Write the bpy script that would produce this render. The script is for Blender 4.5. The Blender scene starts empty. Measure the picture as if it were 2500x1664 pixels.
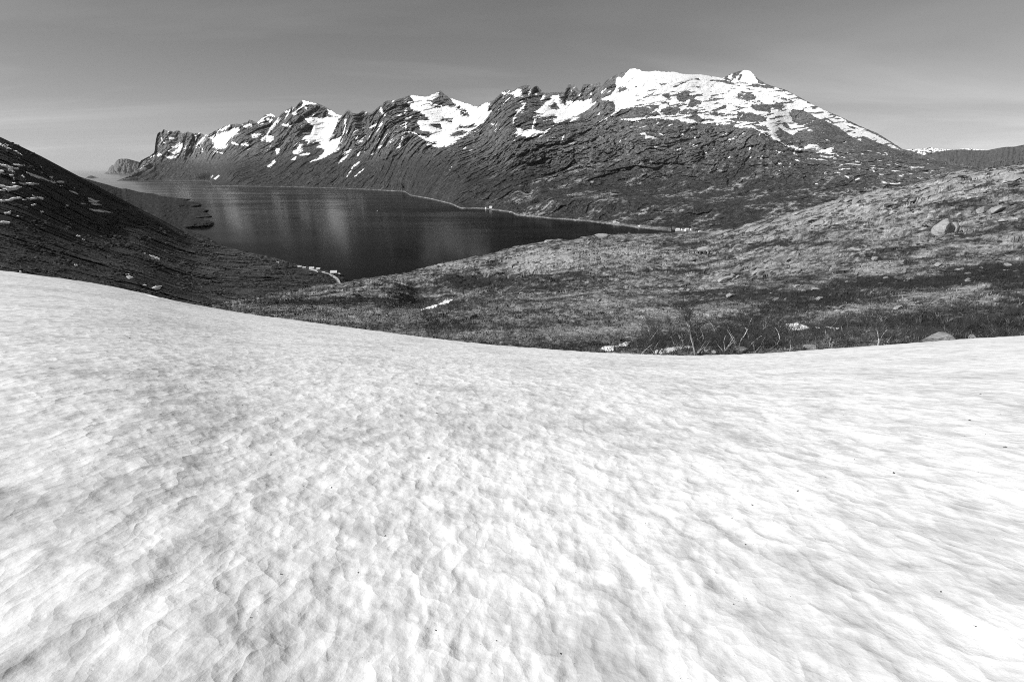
import bpy, bmesh, math, random
import numpy as np
from mathutils import Vector

# ------------------------------------------------------------------ camera, sky, sun, exposure
S = bpy.context.scene
PW, PH, FPX = 2500.0, 1664.0, 1250.0          # photograph size and focal length in its pixels (18 mm on full frame)
HOR = 414.0                                   # photo row of the sea horizon
PITCH = math.atan((PH / 2 - HOR) / FPX)
CP, SP = math.cos(PITCH), math.sin(PITCH)
HC = 180.0                                    # eye height above the fjord (m)
cam = bpy.data.cameras.new("camera"); cam_ob = bpy.data.objects.new("camera", cam)
S.collection.objects.link(cam_ob)
cam.sensor_width = 36.0; cam.lens = 18.0; cam.clip_start = 0.1; cam.clip_end = 400000.0
cam_ob.location = (0, 0, HC); cam_ob.rotation_euler = (math.pi / 2 - PITCH, 0, 0)
S.camera = cam_ob

SUN_EL, SUN_AZ = math.radians(37), math.radians(110)     # azimuth counted from the view direction to the left
sun_to = Vector((-math.sin(SUN_AZ) * math.cos(SUN_EL), math.cos(SUN_AZ) * math.cos(SUN_EL), math.sin(SUN_EL)))
sl = bpy.data.lights.new("sun", 'SUN'); sl.energy = 4.6; sl.angle = math.radians(0.53); sl.color = (1, 1, 1)
sun = bpy.data.objects.new("sun", sl); S.collection.objects.link(sun)
sun.rotation_euler = (-sun_to).to_track_quat('-Z', 'Y').to_euler(); sun.location = (0, 0, 3000)

W = bpy.data.worlds.new("World"); S.world = W; W.use_nodes = True
def N(nt, typ, **kw):
    n = nt.nodes.new(typ)
    for k, v in kw.items(): setattr(n, k, v)
    return n
def L(nt, a, b): nt.links.new(a, b)
def M(nt, op, a, b=None, clamp=False):
    n = N(nt, 'ShaderNodeMath', operation=op); n.use_clamp = clamp
    for i, v in enumerate((a, b)):
        if v is None: continue
        if isinstance(v, (int, float)): n.inputs[i].default_value = v
        else: L(nt, v, n.inputs[i])
    return n.outputs[0]
def build_world():
    nt = W.node_tree; nt.nodes.clear()
    out = N(nt, 'ShaderNodeOutputWorld'); bg = N(nt, 'ShaderNodeBackground')
    sky = N(nt, 'ShaderNodeTexSky'); sky.sky_type = 'NISHITA'; sky.sun_disc = False
    sky.sun_elevation = SUN_EL; sky.sun_rotation = -SUN_AZ; sky.altitude = 180; sky.air_density = 1.0
    sky.dust_density = 0.6; sky.ozone_density = 1.0
    sep = N(nt, 'ShaderNodeSeparateColor'); L(nt, sky.outputs[0], sep.inputs[0])
    # black-and-white film behind an orange filter: mostly the red record of the sky
    grey = M(nt, 'ADD', M(nt, 'MULTIPLY', sep.outputs[0], 0.9), M(nt, 'MULTIPLY', sep.outputs[1], 0.1))
    grey = M(nt, 'MULTIPLY', M(nt, 'POWER', M(nt, 'MULTIPLY', grey, SKY_A), SKY_G), SKY_B)
    # thin cirrus, stretched along the horizon
    tc = N(nt, 'ShaderNodeTexCoord'); sp = N(nt, 'ShaderNodeSeparateXYZ'); L(nt, tc.outputs['Generated'], sp.inputs[0])
    z = M(nt, 'ADD', M(nt, 'MAXIMUM', sp.outputs[2], 0.0), 0.09)
    cb = N(nt, 'ShaderNodeCombineXYZ')
    L(nt, M(nt, 'DIVIDE', sp.outputs[0], z), cb.inputs[0]); L(nt, M(nt, 'DIVIDE', sp.outputs[1], z), cb.inputs[1])
    mp = N(nt, 'ShaderNodeMapping'); mp.inputs['Rotation'].default_value = (0, 0, math.radians(24)); mp.inputs['Scale'].default_value = (0.2, 0.5, 1)
    L(nt, cb.outputs[0], mp.inputs[0])
    n1 = N(nt, 'ShaderNodeTexNoise'); n1.inputs['Scale'].default_value = 1.0; n1.inputs['Detail'].default_value = 5; n1.inputs['Roughness'].default_value = 0.55
    n1.inputs['Distortion'].default_value = 0.6
    L(nt, mp.outputs[0], n1.inputs['Vector'])
    r = N(nt, 'ShaderNodeMapRange'); r.inputs[1].default_value = 0.44; r.inputs[2].default_value = 0.74; L(nt, n1.outputs[0], r.inputs[0])
    cl = M(nt, 'MULTIPLY', r.outputs[0], 0.5)
    grey = M(nt, 'MULTIPLY', grey, M(nt, 'ADD', cl, 1.0))
    L(nt, grey, bg.inputs[0]); bg.inputs[1].default_value = 0.1
    L(nt, bg.outputs[0], out.inputs[0])
SKY_A, SKY_G, SKY_B = 1.0, 0.98, 0.69
build_world()
S.view_settings.view_transform = 'Standard'; S.view_settings.look = 'None'
S.view_settings.gamma = 1.0; S.view_settings.exposure = 0.32; S.view_settings.use_curve_mapping = False
S.render.engine = 'CYCLES'
S.cycles.max_bounces = 6; S.cycles.volume_bounces = 0; S.cycles.use_denoising = False
S.cycles.volume_step_rate = 1.0; S.cycles.pixel_filter_type = 'BLACKMAN_HARRIS'; S.cycles.filter_width = 1.05

# ------------------------------------------------------------------ helpers: pixels, noise, meshes
COL = S.collection
def ray(px, py):
    """photo pixel -> horizontal unit direction and tangent of the elevation angle"""
    px = np.asarray(px, float); py = np.asarray(py, float)
    u = px - PW / 2; v = PH / 2 - py
    X = u; Y = FPX * CP + v * SP; Z = v * CP - FPX * SP
    R = np.hypot(X, Y)
    return X / R, Y / R, Z / R
def at(px, py, d):
    ex, ey, t = ray(px, py); d = np.asarray(d, float)
    return np.stack([ex * d, ey * d, HC + t * d], -1)
def proj(P):
    X = P[..., 0]; Y = P[..., 1]; Z = P[..., 2] - HC
    f = Y * CP - Z * SP; v = Y * SP + Z * CP
    return PW / 2 + FPX * X / f, PH / 2 - FPX * v / f, f
def ip(pts, x):
    a = np.array(pts, float); return np.interp(x, a[:, 0], a[:, 1])
def sstep(a, b, x):
    t = np.clip((x - a) / (b - a), 0, 1); return t * t * (3 - 2 * t)
_rs = np.random.RandomState(7)
_perm = np.concatenate([_rs.permutation(512)] * 3).astype(np.int32)
_ga = _rs.rand(512) * 2 * np.pi
_gx = np.cos(_ga).astype(np.float32); _gy = np.sin(_ga).astype(np.float32)
def perlin(x, y):
    xi = np.floor(x); yi = np.floor(y)
    fx = (x - xi).astype(np.float32); fy = (y - yi).astype(np.float32)
    xi = xi.astype(np.int64) & 511; yi = yi.astype(np.int64) & 511
    x1 = (xi + 1) & 511; y1 = (yi + 1) & 511
    def g(a, b, dx, dy):
        h = _perm[_perm[a] + b]; return _gx[h] * dx + _gy[h] * dy
    u = fx * fx * fx * (fx * (fx * 6 - 15) + 10); v = fy * fy * fy * (fy * (fy * 6 - 15) + 10)
    a = g(xi, yi, fx, fy); b = g(x1, yi, fx - 1, fy); c = g(xi, y1, fx, fy - 1); e = g(x1, y1, fx - 1, fy - 1)
    return ((a + u * (b - a)) + v * ((c + u * (e - c)) - (a + u * (b - a)))) * 1.5
def fbm(x, y, o=4, gain=0.5, lac=2.03):
    s = 0; a = 1.0; t = 0
    for i in range(o):
        s = s + a * perlin(x + 17.3 * i, y - 9.1 * i); t += a; x = x * lac; y = y * lac; a *= gain
    return s / t
def ridged(x, y, o=4, gain=0.5):
    s = 0; a = 1.0; t = 0
    for i in range(o):
        s = s + a * (1 - 2 * np.abs(perlin(x + 31.7 * i, y + 5.3 * i))); t += a; x = x * 2.07; y = y * 2.07; a *= gain
    return s / t
def facet(x, y, seed=0):
    """angular blocks: a random tilted plane in each Voronoi cell"""
    x = x + 0.25 * perlin(x * 1.7 + 5, y * 1.7); y = y + 0.25 * perlin(x * 1.7 - 3, y * 1.7 + 8)
    xi = np.floor(x).astype(np.int64); yi = np.floor(y).astype(np.int64); best = np.full(x.shape, 9.0); out = np.zeros(x.shape)
    for dx in (-1, 0, 1):
        for dy in (-1, 0, 1):
            a = xi + dx; b = yi + dy; h = _perm[_perm[(a + seed) & 511] + (b & 511)]
            fx = a + 0.5 + 0.42 * _gx[h]; fy = b + 0.5 + 0.42 * _gy[h]; ux = x - fx; uy = y - fy; d = ux * ux + uy * uy
            h2 = _perm[h + 77]; v = 1.1 * (_gx[h2] * ux + _gy[h2] * uy) + 0.55 * _gx[_perm[h2 + 9]]
            m = d < best; best = np.where(m, d, best); out = np.where(m, v, out)
    return out
def lodn(fn, X, Y, D, D0, lx, ly, *a):
    """noise whose grain doubles with each doubling of the distance, cross-faded between fixed scales"""
    lev = np.log2(np.clip(D / D0, 1.0, 31.0)); out = np.zeros(X.shape, np.float32)
    for i in range(6):
        w = np.clip(1 - np.abs(lev - i), 0, 1); m = w > 0
        if m.any(): out[m] += w[m] * fn(X[m] / (lx * 2 ** i) + 13.7 * i, Y[m] / (ly * 2 ** i) - 7.1 * i, *a)
    return out
def poly_sd(px, py, poly):
    """signed distance in photo pixels, positive inside, only exact near the polygon"""
    P = np.array(poly, float); x0, y0 = P.min(0) - 14; x1, y1 = P.max(0) + 14
    out = np.full(px.shape, -99.0, np.float32)
    m = (px > x0) & (px < x1) & (py > y0) & (py < y1)
    if not m.any(): return out
    x = px[m]; y = py[m]; best = np.full(x.shape, 1e9); ins = np.zeros(x.shape, bool)
    n = len(P)
    for i in range(n):
        ax, ay = P[i]; bx, by = P[(i + 1) % n]
        dx, dy = bx - ax, by - ay
        t = np.clip(((x - ax) * dx + (y - ay) * dy) / (dx * dx + dy * dy + 1e-9), 0, 1)
        best = np.minimum(best, np.hypot(x - ax - t * dx, y - ay - t * dy))
        c = ((ay > y) != (by > y)) & (x < (bx - ax) * (y - ay) / (by - ay + 1e-12) + ax)
        ins ^= c
    out[m] = np.where(ins, best, -best); return out
def new_mesh(name, V, F, mats=(), attrs=None, smooth=False):
    """V (n,3), F (m,3|4) int array or list of those"""
    me = bpy.data.meshes.new(name)
    Fs = F if isinstance(F, list) else [F]
    Fs = [f for f in Fs if len(f)]
    V = np.asarray(V, np.float32)
    me.vertices.add(len(V)); me.vertices.foreach_set("co", V.ravel())
    loops = np.concatenate([f.ravel() for f in Fs]).astype(np.int32)
    sizes = np.concatenate([np.full(len(f), f.shape[1]) for f in Fs]).astype(np.int32)
    starts = np.concatenate([[0], np.cumsum(sizes)[:-1]]).astype(np.int32)
    me.loops.add(len(loops)); me.loops.foreach_set("vertex_index", loops)
    me.polygons.add(len(sizes)); me.polygons.foreach_set("loop_start", starts)
    try: me.polygons.foreach_set("loop_total", sizes)
    except Exception: pass
    me.update(calc_edges=True)
    me.polygons.foreach_set("use_smooth", np.full(len(sizes), smooth))
    for k, v in (attrs or {}).items():
        a = me.attributes.new(k, 'FLOAT', 'POINT'); a.data.foreach_set("value", np.asarray(v, np.float32).ravel())
    for m in mats: me.materials.append(m)
    me.validate()
    return me
def grid_faces(nr, nc, wrap=False):
    r = np.arange(nr - 1)[:, None]; c = np.arange(nc - (0 if wrap else 1))[None, :]
    c1 = (c + 1) % nc
    a = r * nc + c; b = r * nc + c1; d = (r + 1) * nc + c1; e = (r + 1) * nc + c
    return np.stack([a, b, d, e], -1).reshape(-1, 4)
def link(name, me, parent=None, loc=None):
    o = bpy.data.objects.new(name, me); COL.objects.link(o)
    if parent is not None: o.parent = parent
    if loc is not None: o.location = loc
    return o
def tag(o, label=None, cat=None, group=None, kind=None):
    if label: o["label"] = label
    if cat: o["category"] = cat
    if group: o["group"] = group
    if kind: o["kind"] = kind
    return o
def smooth1(a, n):
    k = np.exp(-0.5 * (np.arange(-3 * n, 3 * n + 1) / n) ** 2); k /= k.sum()
    return np.convolve(np.pad(a, 3 * n, mode='reflect', reflect_type='odd'), k, 'valid')
def pchip_rows(Y, D, y):
    """monotone interpolation of log distance along each column; Y,D: (k,nc) with Y falling, y: (nr,nc)"""
    LY = -Y; LD = np.log(D); k = len(Y)
    h = np.maximum(np.diff(LY, axis=0), 1e-3); s = np.diff(LD, axis=0) / h
    m = np.zeros_like(LD); m[0] = s[0]; m[-1] = s[-1]
    for i in range(1, k - 1):
        w1 = 2 * h[i] + h[i - 1]; w2 = h[i] + 2 * h[i - 1]
        m[i] = np.where(s[i - 1] * s[i] > 0, (w1 + w2) / (w1 / np.where(s[i - 1] == 0, 1, s[i - 1]) + w2 / np.where(s[i] == 0, 1, s[i])), 0)
    q = -y; out = np.zeros_like(q)
    for i in range(k - 1):
        t = (q - LY[i]) / h[i]
        sel = (t >= 0 if i else t > -9) & (t <= 1 if i < k - 2 else t < 9)
        tt = np.clip(t, 0, 1)
        v = (2 * tt**3 - 3 * tt**2 + 1) * LD[i] + (tt**3 - 2 * tt**2 + tt) * h[i] * m[i] + (-2 * tt**3 + 3 * tt**2) * LD[i + 1] + (tt**3 - tt**2) * h[i] * m[i + 1]
        out = np.where(sel, v, out)
    return np.exp(out)
def blur(a, n, axis):
    for _ in range(n):
        p = np.concatenate([np.take(a, [0], axis), a, np.take(a, [-1], axis)], axis)
        a = 0.25 * np.take(p, range(0, a.shape[axis]), axis) + 0.5 * np.take(p, range(1, a.shape[axis] + 1), axis) + 0.25 * np.take(p, range(2, a.shape[axis] + 2), axis)
    return a

# ------------------------------------------------------------------ materials (a black-and-white picture: greys only)
def mat_new(name):
    m = bpy.data.materials.new(name); m.use_nodes = True; nt = m.node_tree; nt.nodes.clear()
    o = N(nt, 'ShaderNodeOutputMaterial'); b = N(nt, 'ShaderNodeBsdfPrincipled'); L(nt, b.outputs[0], o.inputs[0])
    b.inputs['Specular IOR Level'].default_value = 0.2; b.inputs['Roughness'].default_value = 0.9
    return m, nt, b
def noise(nt, scale, detail=4, rough=0.55, vec=None, dist=0):
    n = N(nt, 'ShaderNodeTexNoise'); n.inputs['Scale'].default_value = scale; n.inputs['Detail'].default_value = detail
    n.inputs['Roughness'].default_value = rough; n.inputs['Distortion'].default_value = dist
    if vec is not None: L(nt, vec, n.inputs['Vector'])
    return n.outputs[0]
def objco(nt, scale=(1, 1, 1), rot=(0, 0, 0)):
    t = N(nt, 'ShaderNodeTexCoord'); m = N(nt, 'ShaderNodeMapping'); m.inputs['Scale'].default_value = scale; m.inputs['Rotation'].default_value = rot
    L(nt, t.outputs['Object'], m.inputs[0]); return m.outputs[0]
def ramp(nt, v, a, b, c=0.0, d=1.0, smooth=False):
    r = N(nt, 'ShaderNodeMapRange'); r.interpolation_type = 'SMOOTHSTEP' if smooth else 'LINEAR'
    for i, x in enumerate((a, b, c, d)): r.inputs[i + 1].default_value = x
    L(nt, v, r.inputs[0]); return r.outputs[0]
def attr(nt, name):
    a = N(nt, 'ShaderNodeAttribute'); a.attribute_name = name; return a.outputs['Fac']
def mixf(nt, f, a, b):
    n = N(nt, 'ShaderNodeMix'); n.data_type = 'FLOAT'
    for i, v in ((0, f), (2, a), (3, b)):
        if isinstance(v, (int, float)): n.inputs[i].default_value = v
        else: L(nt, v, n.inputs[i])
    return n.outputs[0]
def bump(nt, b, h, dist, strength=1.0):
    n = N(nt, 'ShaderNodeBump'); n.inputs['Distance'].default_value = dist; n.inputs['Strength'].default_value = strength
    L(nt, h, n.inputs['Height']); L(nt, n.outputs[0], b.inputs['Normal'])

def mat_terrain(name, nscale, bdist, vary=0.35, snow_alb=0.86):
    """ground whose albedo is the vertex value 'tone' broken up by noise, with snow where 'snow' > 0.5"""
    m, nt, b = mat_new(name)
    v = objco(nt)
    n1 = noise(nt, nscale, 6, 0.65, v); n2 = noise(nt, nscale * 5.3, 4, 0.6, v)
    t = M(nt, 'MULTIPLY', attr(nt, 'tone'), M(nt, 'ADD', 1.0 - vary, M(nt, 'MULTIPLY', M(nt, 'ADD', ramp(nt, n1, 0.36, 0.64), ramp(nt, n2, 0.38, 0.62)), vary)))
    s = ramp(nt, attr(nt, 'snow'), 0.35, 0.65, smooth=True)
    c = mixf(nt, s, t, M(nt, 'ADD', snow_alb - 0.06, M(nt, 'MULTIPLY', n1, 0.12)))
    L(nt, c, b.inputs['Base Color'])
    bump(nt, b, M(nt, 'MULTIPLY', M(nt, 'ADD', n1, M(nt, 'MULTIPLY', n2, 0.4)), mixf(nt, s, 1.0, 0.15)), bdist)
    return m
MAT = {}
MAT['range'] = mat_terrain('mountain_rock', 0.045, 24.0, 0.8, 0.8)
MAT['far'] = mat_terrain('far_land', 0.004, 10.0, 0.2)
MAT['left'] = mat_terrain('hillside_heath', 0.16, 3.0, 0.8)
MAT['moor'] = mat_terrain('moor_heath', 0.9, 0.35, 0.75)

def mat_snow():
    m, nt, b = mat_new('old_snow')
    v = objco(nt)
    vs = objco(nt, (1.0, 0.75, 1.0))
    big = noise(nt, 0.55, 4, 0.55, v); med = noise(nt, 3.4, 5, 0.6, vs, 0.0); fine = noise(nt, 26.0, 4, 0.65, v); grain = noise(nt, 240.0, 2, 0.6, v)
    # wet and slightly dirty places in the old snow are greyer
    dirt = M(nt, 'ADD', M(nt, 'MULTIPLY', ramp(nt, med, 0.46, 0.64, smooth=True), 0.55), M(nt, 'MULTIPLY', ramp(nt, big, 0.42, 0.68, smooth=True), 0.45))
    c = M(nt, 'SUBTRACT', 0.92, M(nt, 'MULTIPLY', dirt, 0.36))
    c = M(nt, 'SUBTRACT', c, M(nt, 'MULTIPLY', ramp(nt, fine, 0.5, 0.75), 0.05))
    L(nt, c, b.inputs['Base Color'])
    b.inputs['Roughness'].default_value = 0.55; b.inputs['Specular IOR Level'].default_value = 0.25
    wv = N(nt, 'ShaderNodeVectorMath', operation='ADD'); nv = N(nt, 'ShaderNodeTexNoise'); nv.inputs['Scale'].default_value = 2.6; nv.inputs['Detail'].default_value = 3
    L(nt, v, nv.inputs['Vector']); sc = N(nt, 'ShaderNodeVectorMath', operation='SCALE'); sc.inputs['Scale'].default_value = 0.22; L(nt, nv.outputs['Color'], sc.inputs[0])
    L(nt, objco(nt, (1.0, 0.62, 1.0)), wv.inputs[0]); L(nt, sc.outputs[0], wv.inputs[1])
    cup = N(nt, 'ShaderNodeTexVoronoi'); cup.inputs['Scale'].default_value = 5.2; L(nt, wv.outputs[0], cup.inputs['Vector'])
    cup2 = N(nt, 'ShaderNodeTexVoronoi'); cup2.inputs['Scale'].default_value = 13.0; L(nt, wv.outputs[0], cup2.inputs['Vector'])
    cups = M(nt, 'ADD', M(nt, 'MULTIPLY', M(nt, 'POWER', cup.outputs['Distance'], 2.0), 0.27), M(nt, 'MULTIPLY', M(nt, 'POWER', cup2.outputs['Distance'], 2.0), 0.10))
    h = M(nt, 'ADD', M(nt, 'ADD', M(nt, 'MULTIPLY', med, 0.3), cups), M(nt, 'ADD', M(nt, 'MULTIPLY', fine, 0.05), M(nt, 'MULTIPLY', grain, 0.005)))
    bump(nt, b, h, 0.05)
    return m
MAT['snow'] = mat_snow()
def mat_patch():
    m, nt, b = mat_new('snow_patch_white'); v = objco(nt)
    n = noise(nt, 0.8, 5, 0.6, v)
    L(nt, M(nt, 'ADD', 0.7, M(nt, 'MULTIPLY', n, 0.22)), b.inputs['Base Color']); bump(nt, b, n, 0.15); return m
MAT['patch'] = mat_patch()
def mat_water():
    m, nt, b = mat_new('fjord_water')
    v = objco(nt); vs = objco(nt, (0.0012, 0.0036, 1), (0, 0, math.radians(-28)))
    streak = noise(nt, 1.0, 5, 0.55, vs, 1.2)
    b.inputs['Specular IOR Level'].default_value = 0.0; b.inputs['Base Color'].default_value = (0.006, 0.006, 0.006, 1)
    g = N(nt, 'ShaderNodeBsdfGlossy'); g.inputs['Color'].default_value = (1, 1, 1, 1)
    L(nt, ramp(nt, streak, 0.35, 0.68, 0.11, 0.2), g.inputs['Roughness'])
    fr = N(nt, 'ShaderNodeFresnel'); fr.inputs['IOR'].default_value = 1.333
    # facets of the small waves lean towards the eye and mirror less than flat water would
    fac = M(nt, 'MULTIPLY', M(nt, 'POWER', fr.outputs[0], 2.8), ramp(nt, streak, 0.35, 0.65, 0.8, 1.15))
    mx = N(nt, 'ShaderNodeMixShader'); L(nt, fac, mx.inputs[0]); L(nt, b.outputs[0], mx.inputs[1]); L(nt, g.outputs[0], mx.inputs[2])
    out = [n for n in nt.nodes if n.type == 'OUTPUT_MATERIAL'][0]; L(nt, mx.outputs[0], out.inputs[0])
    return m
MAT['water'] = mat_water()
def mat_rock(name, lo, hi, scale=2.2, bd=0.12):
    m, nt, b = mat_new(name); v = objco(nt)
    n1 = noise(nt, scale, 7, 0.68, v); n2 = noise(nt, scale * 4.5, 5, 0.65, v)
    vo = N(nt, 'ShaderNodeTexVoronoi'); vo.feature = 'DISTANCE_TO_EDGE'; vo.inputs['Scale'].default_value = scale * 0.5; L(nt, v, vo.inputs['Vector'])
    crack = ramp(nt, vo.outputs['Distance'], 0.0, 0.035, 0.45, 1.0)
    f = M(nt, 'MULTIPLY', M(nt, 'ADD', M(nt, 'MULTIPLY', ramp(nt, n1, 0.3, 0.7), 0.6), M(nt, 'MULTIPLY', ramp(nt, n2, 0.35, 0.65), 0.4)), crack)
    L(nt, mixf(nt, f, lo, hi), b.inputs['Base Color']); bump(nt, b, M(nt, 'ADD', n1, M(nt, 'MULTIPLY', crack, 0.2)), bd); return m
MAT['rock'] = mat_rock('lichened_rock', 0.1, 0.34)
MAT['rock2'] = mat_rock('pale_rock', 0.16, 0.4, 1.3)
def mat_plain(name, lo, hi, scale, rough=0.85, bd=0.0):
    m, nt, b = mat_new(name); v = objco(nt); n = noise(nt, scale, 4, 0.6, v)
    L(nt, mixf(nt, ramp(nt, n, 0.3, 0.7), lo, hi), b.inputs['Base Color']); b.inputs['Roughness'].default_value = rough
    if bd: bump(nt, b, n, bd)
    return m
MAT['bark'] = mat_plain('birch_bark', 0.12, 0.62, 7.0, 0.8, 0.01)
MAT['darkbark'] = mat_plain('dark_bark', 0.03, 0.12, 7.0, 0.85, 0.01)
MAT['twig'] = mat_plain('birch_twigs', 0.025, 0.09, 3.0)
MAT['palewall'] = mat_plain('white_boards', 0.6, 0.8, 0.7)
MAT['darkwall'] = mat_plain('dark_boards', 0.04, 0.09, 0.7)
MAT['roof'] = mat_plain('pale_sheet_roof', 0.5, 0.62, 0.6, 0.6)
MAT['darkroof'] = mat_plain('dark_roof', 0.09, 0.16, 0.6, 0.7)
MAT['glass'] = mat_plain('window_glass', 0.02, 0.04, 1.0, 0.15)
MAT['road'] = mat_plain('worn_asphalt', 0.3, 0.42, 0.15)
MAT['spruce'] = mat_plain('spruce_needles', 0.012, 0.03, 0.4)
MAT['debris'] = mat_plain('plant_debris', 0.03, 0.12, 60.0)
def mat_veg():
    m, nt, b = mat_new('heath_blades'); L(nt, attr(nt, 'tone'), b.inputs['Base Color']); return m
MAT['veg'] = mat_veg()

# ------------------------------------------------------------------ fjord and sea
def build_sea():
    n = 24; rr = np.concatenate([[0], np.geomspace(600, 130000, n)])
    az = np.radians(np.linspace(-180, 180, 97)[:-1]); 
    V = [(0, 0, 0)]
    for r in rr[1:]:
        for a in az: V.append((r * math.sin(a), r * math.cos(a), 0))
    V = np.array(V); nc = len(az)
    F = grid_faces(n, nc, True) + 1
    T = np.array([(0, 1 + i, 1 + (i + 1) % nc) for i in range(nc)])
    V[:, 2] = 0.0
    o = link('fjord_water', new_mesh('fjord_water', V, [F, T], [MAT['water']], smooth=True))
    tag(o, 'dark rippled fjord water running out to the open sea', kind='structure')
build_sea()

# ------------------------------------------------------------------ the mountain range across the fjord
SKY_RANGE = [(270,446),(283,442),(300,436),(315,429),(327,420),(336,410.5),(339,400),(345,391),(350,389),(360,383),(368,379),(377,372),(379,356),(379.6,345),(383,331),(384.5,327),(388.6,322),(395,322.6),(399,315),(410,321),(417,318.7),(424,322.6),(428.6,320),(435.6,317),(446,327),(451,323),(458,321),(469,325),(485,324),(499,329),(508.5,329),(532,315.6),(546,309),(566,303),(583,302.7),(591,303),(597,299),(605,299),(608,292),(616.6,294.5),(628.5,299),(642,286),(646,281),(650,280),(663,277),(672,285),(679,286),(692,273.5),(699,268),(707.5,265),(712,259),(714.5,264),(723,260),(728.6,252.4),(738,244.5),(748,246),(762,250),(773.5,252),(793,260),(804,266.5),(825,280.5),(836.6,282),(842,273.5),(852,266),(860,276),(874.5,278),(880,273),(887,270),(900,276),(907,275.6),(916.6,268),(929,256),(933.5,259),(936,249.6),(946,245),(964.5,245),(977,241),(1002.5,232),(1022,234),(1040,235),(1057,229.6),(1075.4,221),(1086.6,231),(1099,239.5),(1124.5,248),(1150,256),(1166.6,261),(1175,254),(1192.6,249.6),(1204,246),(1218,232),(1225,225),(1232,221.6),(1239,218),(1249,220),(1251.5,223),(1264,215),(1272.6,211),(1285,207),(1292,208),(1298,218),(1302,213),(1312,209),(1317.5,216.7),(1329,226.5),(1341,226),(1362,225),(1378,225),(1382,216.7),(1390,203.7),(1396,211),(1402,205),(1408,213),(1413,221),(1417,222),(1424,207),(1431,206),(1437,202.6),(1444,205),(1446,208),(1449,204),(1463,200),(1468,205),(1470,209.6),(1479,197.5),(1497.5,186),(1514.5,178),(1526,175.5),(1537,168.7),(1550,167.5),(1562,170),(1567,174.6),(1586,175.5),(1603,172.4),(1626.6,175.5),(1645,175.5),(1667,181),(1688,182),(1701,180.6),(1730,185),(1764,191),(1783,181),(1801.5,174.6),(1815,171),(1830,173),(1840.5,182),(1850,192),(1868,204),(1889,211.5),(1919,220),(1944,233),(1982.5,254),(2012,269),(2050,284),(2097,307),(2139.5,324),(2171,343),(2203,364),(2229,369.7),(2258,380),(2295,391),(2329,399),(2361.5,403),(2389,410.5),(2420,418)]
SHORE = [(270,443),(283,442.5),(337,441),(398,441),(500,442.6),(513,443.5),(517,453.3),(620,456),(721,457.5),(812,460),(908,464),(988,468.5),(1002,478),(1052,487),(1100,499),(1125,510),(1182,511.5),(1247,520),(1262,527),(1341,536),(1413,541),(1486,549.5),(1558,560),(1648,569.5),(1800,567),(2000,560),(2200,520),(2420,470)]
def sea_d(px, py, z=0.0):
    ex, ey, t = ray(px, py); return (z - HC) / t
class Layer: pass
LAY = {}
c1 = (350,230,.1403); c2 = (650,230,.1403); c3 = (900,210,.1403); c4 = (1180,190,.1403); c5 = (1450,150,.1698); c6 = (1800,150,.2122)
SNOW_POS = [(c1, p) for p in (
 [(400,770),(480,730),(545,745),(560,790),(470,805)],
 [(590,880),(680,820),(700,890),(690,950),(640,1000),(560,1040),(500,1030),(420,990),(520,940)],
 [(340,1050),(420,1085),(520,1080),(600,1050),(560,1100),(460,1125),(380,1100)],
 [(170,1040),(210,1050),(300,1030),(320,1050),(230,1085),(140,1110),(90,1100)],
 [(320,740),(350,830),(380,850),(370,870),(330,820),(310,760)],
 [(880,700),(920,720),(940,830),(900,800)],
 [(1080,710),(1130,720),(1060,800),(950,930),(890,950),(960,830)],
 [(1130,730),(1300,620),(1500,535),(1520,560),(1370,640),(1200,720)],
 [(1140,760),(1300,690),(1480,630),(1600,590),(1690,580),(1640,690),(1560,740),(1540,790),(1480,850),(1430,940),(1300,970),(1210,930),(1200,840),(1190,790)],
 [(1540,820),(1660,880),(1640,900),(1530,850)], [(1700,870),(1840,850),(1830,900),(1700,890)],
 [(1870,700),(1990,680),(2060,700),(1990,760),(1900,760)], [(1980,490),(2080,400),(2120,390),(2090,520),(2000,530)],
 [(1720,540),(1850,510),(1900,560),(1800,600),(1730,570)], [(2030,800),(2138,690),(2138,800),(2080,830)],
 [(1215,1470),(1320,1410),(1330,1420),(1260,1480)], [(1170,1450),(1220,1405),(1215,1425),(1180,1455)],
 [(1020,930),(1050,940),(1035,1020),(1020,1000)], [(1180,980),(1390,1010),(1390,1040),(1300,1030)])]
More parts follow.
